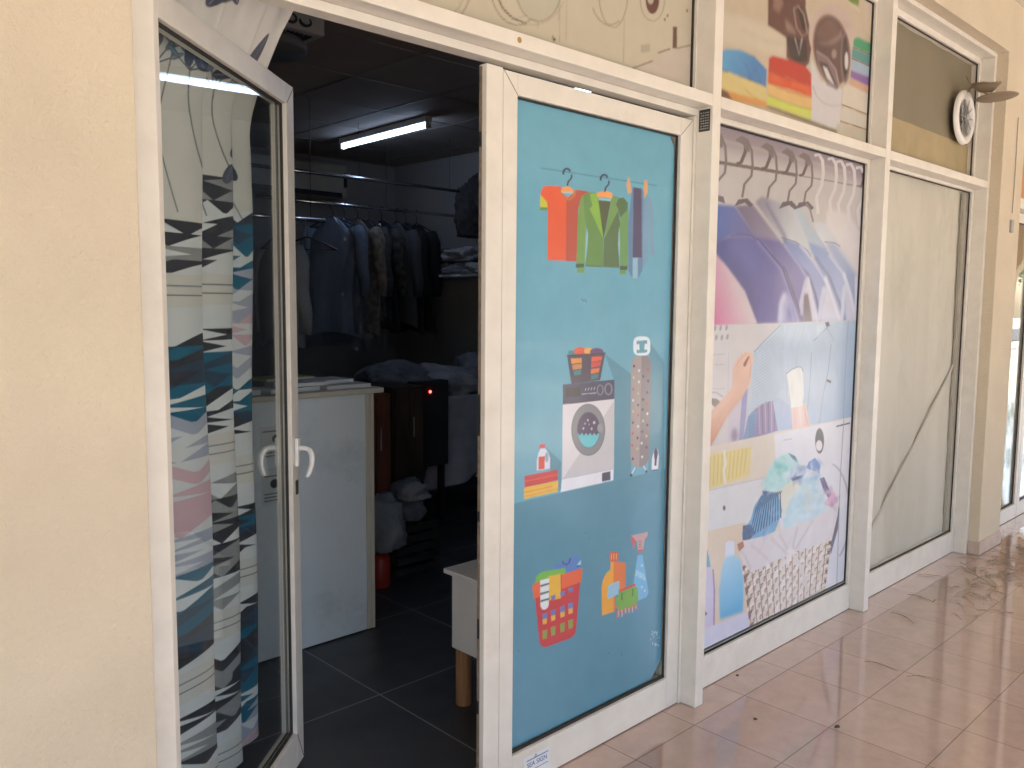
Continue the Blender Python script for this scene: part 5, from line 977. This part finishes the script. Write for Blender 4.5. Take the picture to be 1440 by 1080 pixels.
o = MB().grid(drape, 60, 30).build('draped_sheet', G('sheet_white', (.38, .38, .44), var=.15), None, smooth=True); o.modifiers.new('thickness', 'SOLIDIFY').thickness = .004
tag(o, 'white sheet draped over the front of the ironing table', 'sheet')
c = P(606, 551, Y=4.30); sb_ = tag(empty('steam_iron_box', (c.x, 4.30, .5)), 'dark steam iron box with a small red pilot light', 'appliance')
local(MB().box((c.x-.12, 4.31, .42), (c.x+.16, 4.40, c.z+.07)).build('case', G('case_dark', (.03, .03, .035)), None, bevel=.01), sb_)
local(MB().box((c.x-.10, 4.33, 0), (c.x-.07, 4.38, .42)).box((c.x+.11, 4.33, 0), (c.x+.14, 4.38, .42)).build('stand', M_dark), sb_)
local(MB().lathe([(.009, 0), (.008, .006), (0, .009)], (c.x, 4.309, c.z), (0, -1, 0), 14).build('pilot_light', mat('red_led', (.8, .05, .05), .4, emit=(1, .05, .04), estr=2.5)), sb_)
def cab(px0, px1, py0, py1, Y, dep, m, name, label, cat):
    a, b = P(px0, py1, Y=Y), P(px1, py0, Y=Y); e = tag(empty(name, (a.x, Y, 0)), label, cat)
    local(MB().box((a.x, Y, 0), (b.x, Y+dep, b.z)).build('body', m, None, bevel=.004), e)
    x1_ = (a.x+b.x)/2
    local(MB().box((a.x+.012, Y-.014, .05), (x1_-.003, Y-.001, b.z-.02)).box((x1_+.003, Y-.014, .05), (b.x-.012, Y-.001, b.z-.02)).build('door', m, None, bevel=.002), e)
    local(MB().tube([(x1_+.025, Y-.018, b.z*.7), (x1_+.025, Y-.018, b.z*.82)], .005, 8).build('handle', M_chrome), e)
cab(552, 596, 542, 600, 4.0, .3, G('brown_wood', (.045, .026, .017), var=.3, vscale=7, stretch=(3, 3, .4)), 'cabinet', 'dark brown low cabinet behind the counter', 'cabinet')
cab(505, 549, 553, 640, 3.72, .2, G('red_wood', (.12, .04, .022), var=.2, vscale=7, stretch=(3, 3, .4)), 'cabinet', 'reddish brown cabinet just past the counter edge', 'cabinet')
c = P(540, 706, Y=3.62); heap('laundry_sack', (c.x-.02, 3.60, .20), (.12, .10, .30), G('sack_grey', (.19, .21, .24), var=.1), 'pale grey plastic laundry sack beside the counter', 'sack', 71)
c = P(572, 650, Y=3.75); heap('laundry_bag', (c.x, 3.76, .30), (.11, .11, .20), G('bag_dark', (.10, .11, .14), var=.4, vscale=12), 'dark patterned bag with white cloth inside on a crate', 'bag', 72); heap('white_cloth', (c.x+.01, 3.70, .41), (.09, .06, .09), G('cloth_bright', (.26, .27, .30)), 'crumpled white cloth on top of the dark bag', 'cloth', 73)
cr_ = MB(); 
for k in range(5): cr_.box((c.x-.13, 3.64, .01+k*.058), (c.x+.13, 3.655, .045+k*.058)).box((c.x-.13, 3.87, .01+k*.058), (c.x+.13, 3.885, .045+k*.058)).box((c.x-.145, 3.64, .01+k*.058), (c.x-.131, 3.885, .045+k*.058)).box((c.x+.131, 3.64, .01+k*.058), (c.x+.145, 3.885, .045+k*.058))
cr_.box((c.x-.13, 3.656, .002), (c.x+.13, 3.869, .012)); tag(cr_.build('crate', M_dark), 'black slatted crate under the dark bag', 'crate')
c = P(534, 690, Y=3.6); tag(MB().lathe([(.05, 0), (.055, .01), (.055, .15), (.04, .175), (.018, .18), (.018, .20), (0, .20)], (c.x, 3.60, 0), (0, 0, 1), 24).build('red_canister', mat('red_plastic', (.30, .03, .02), .4), None, smooth=True), 'small red canister on the floor under the pale sack', 'canister')
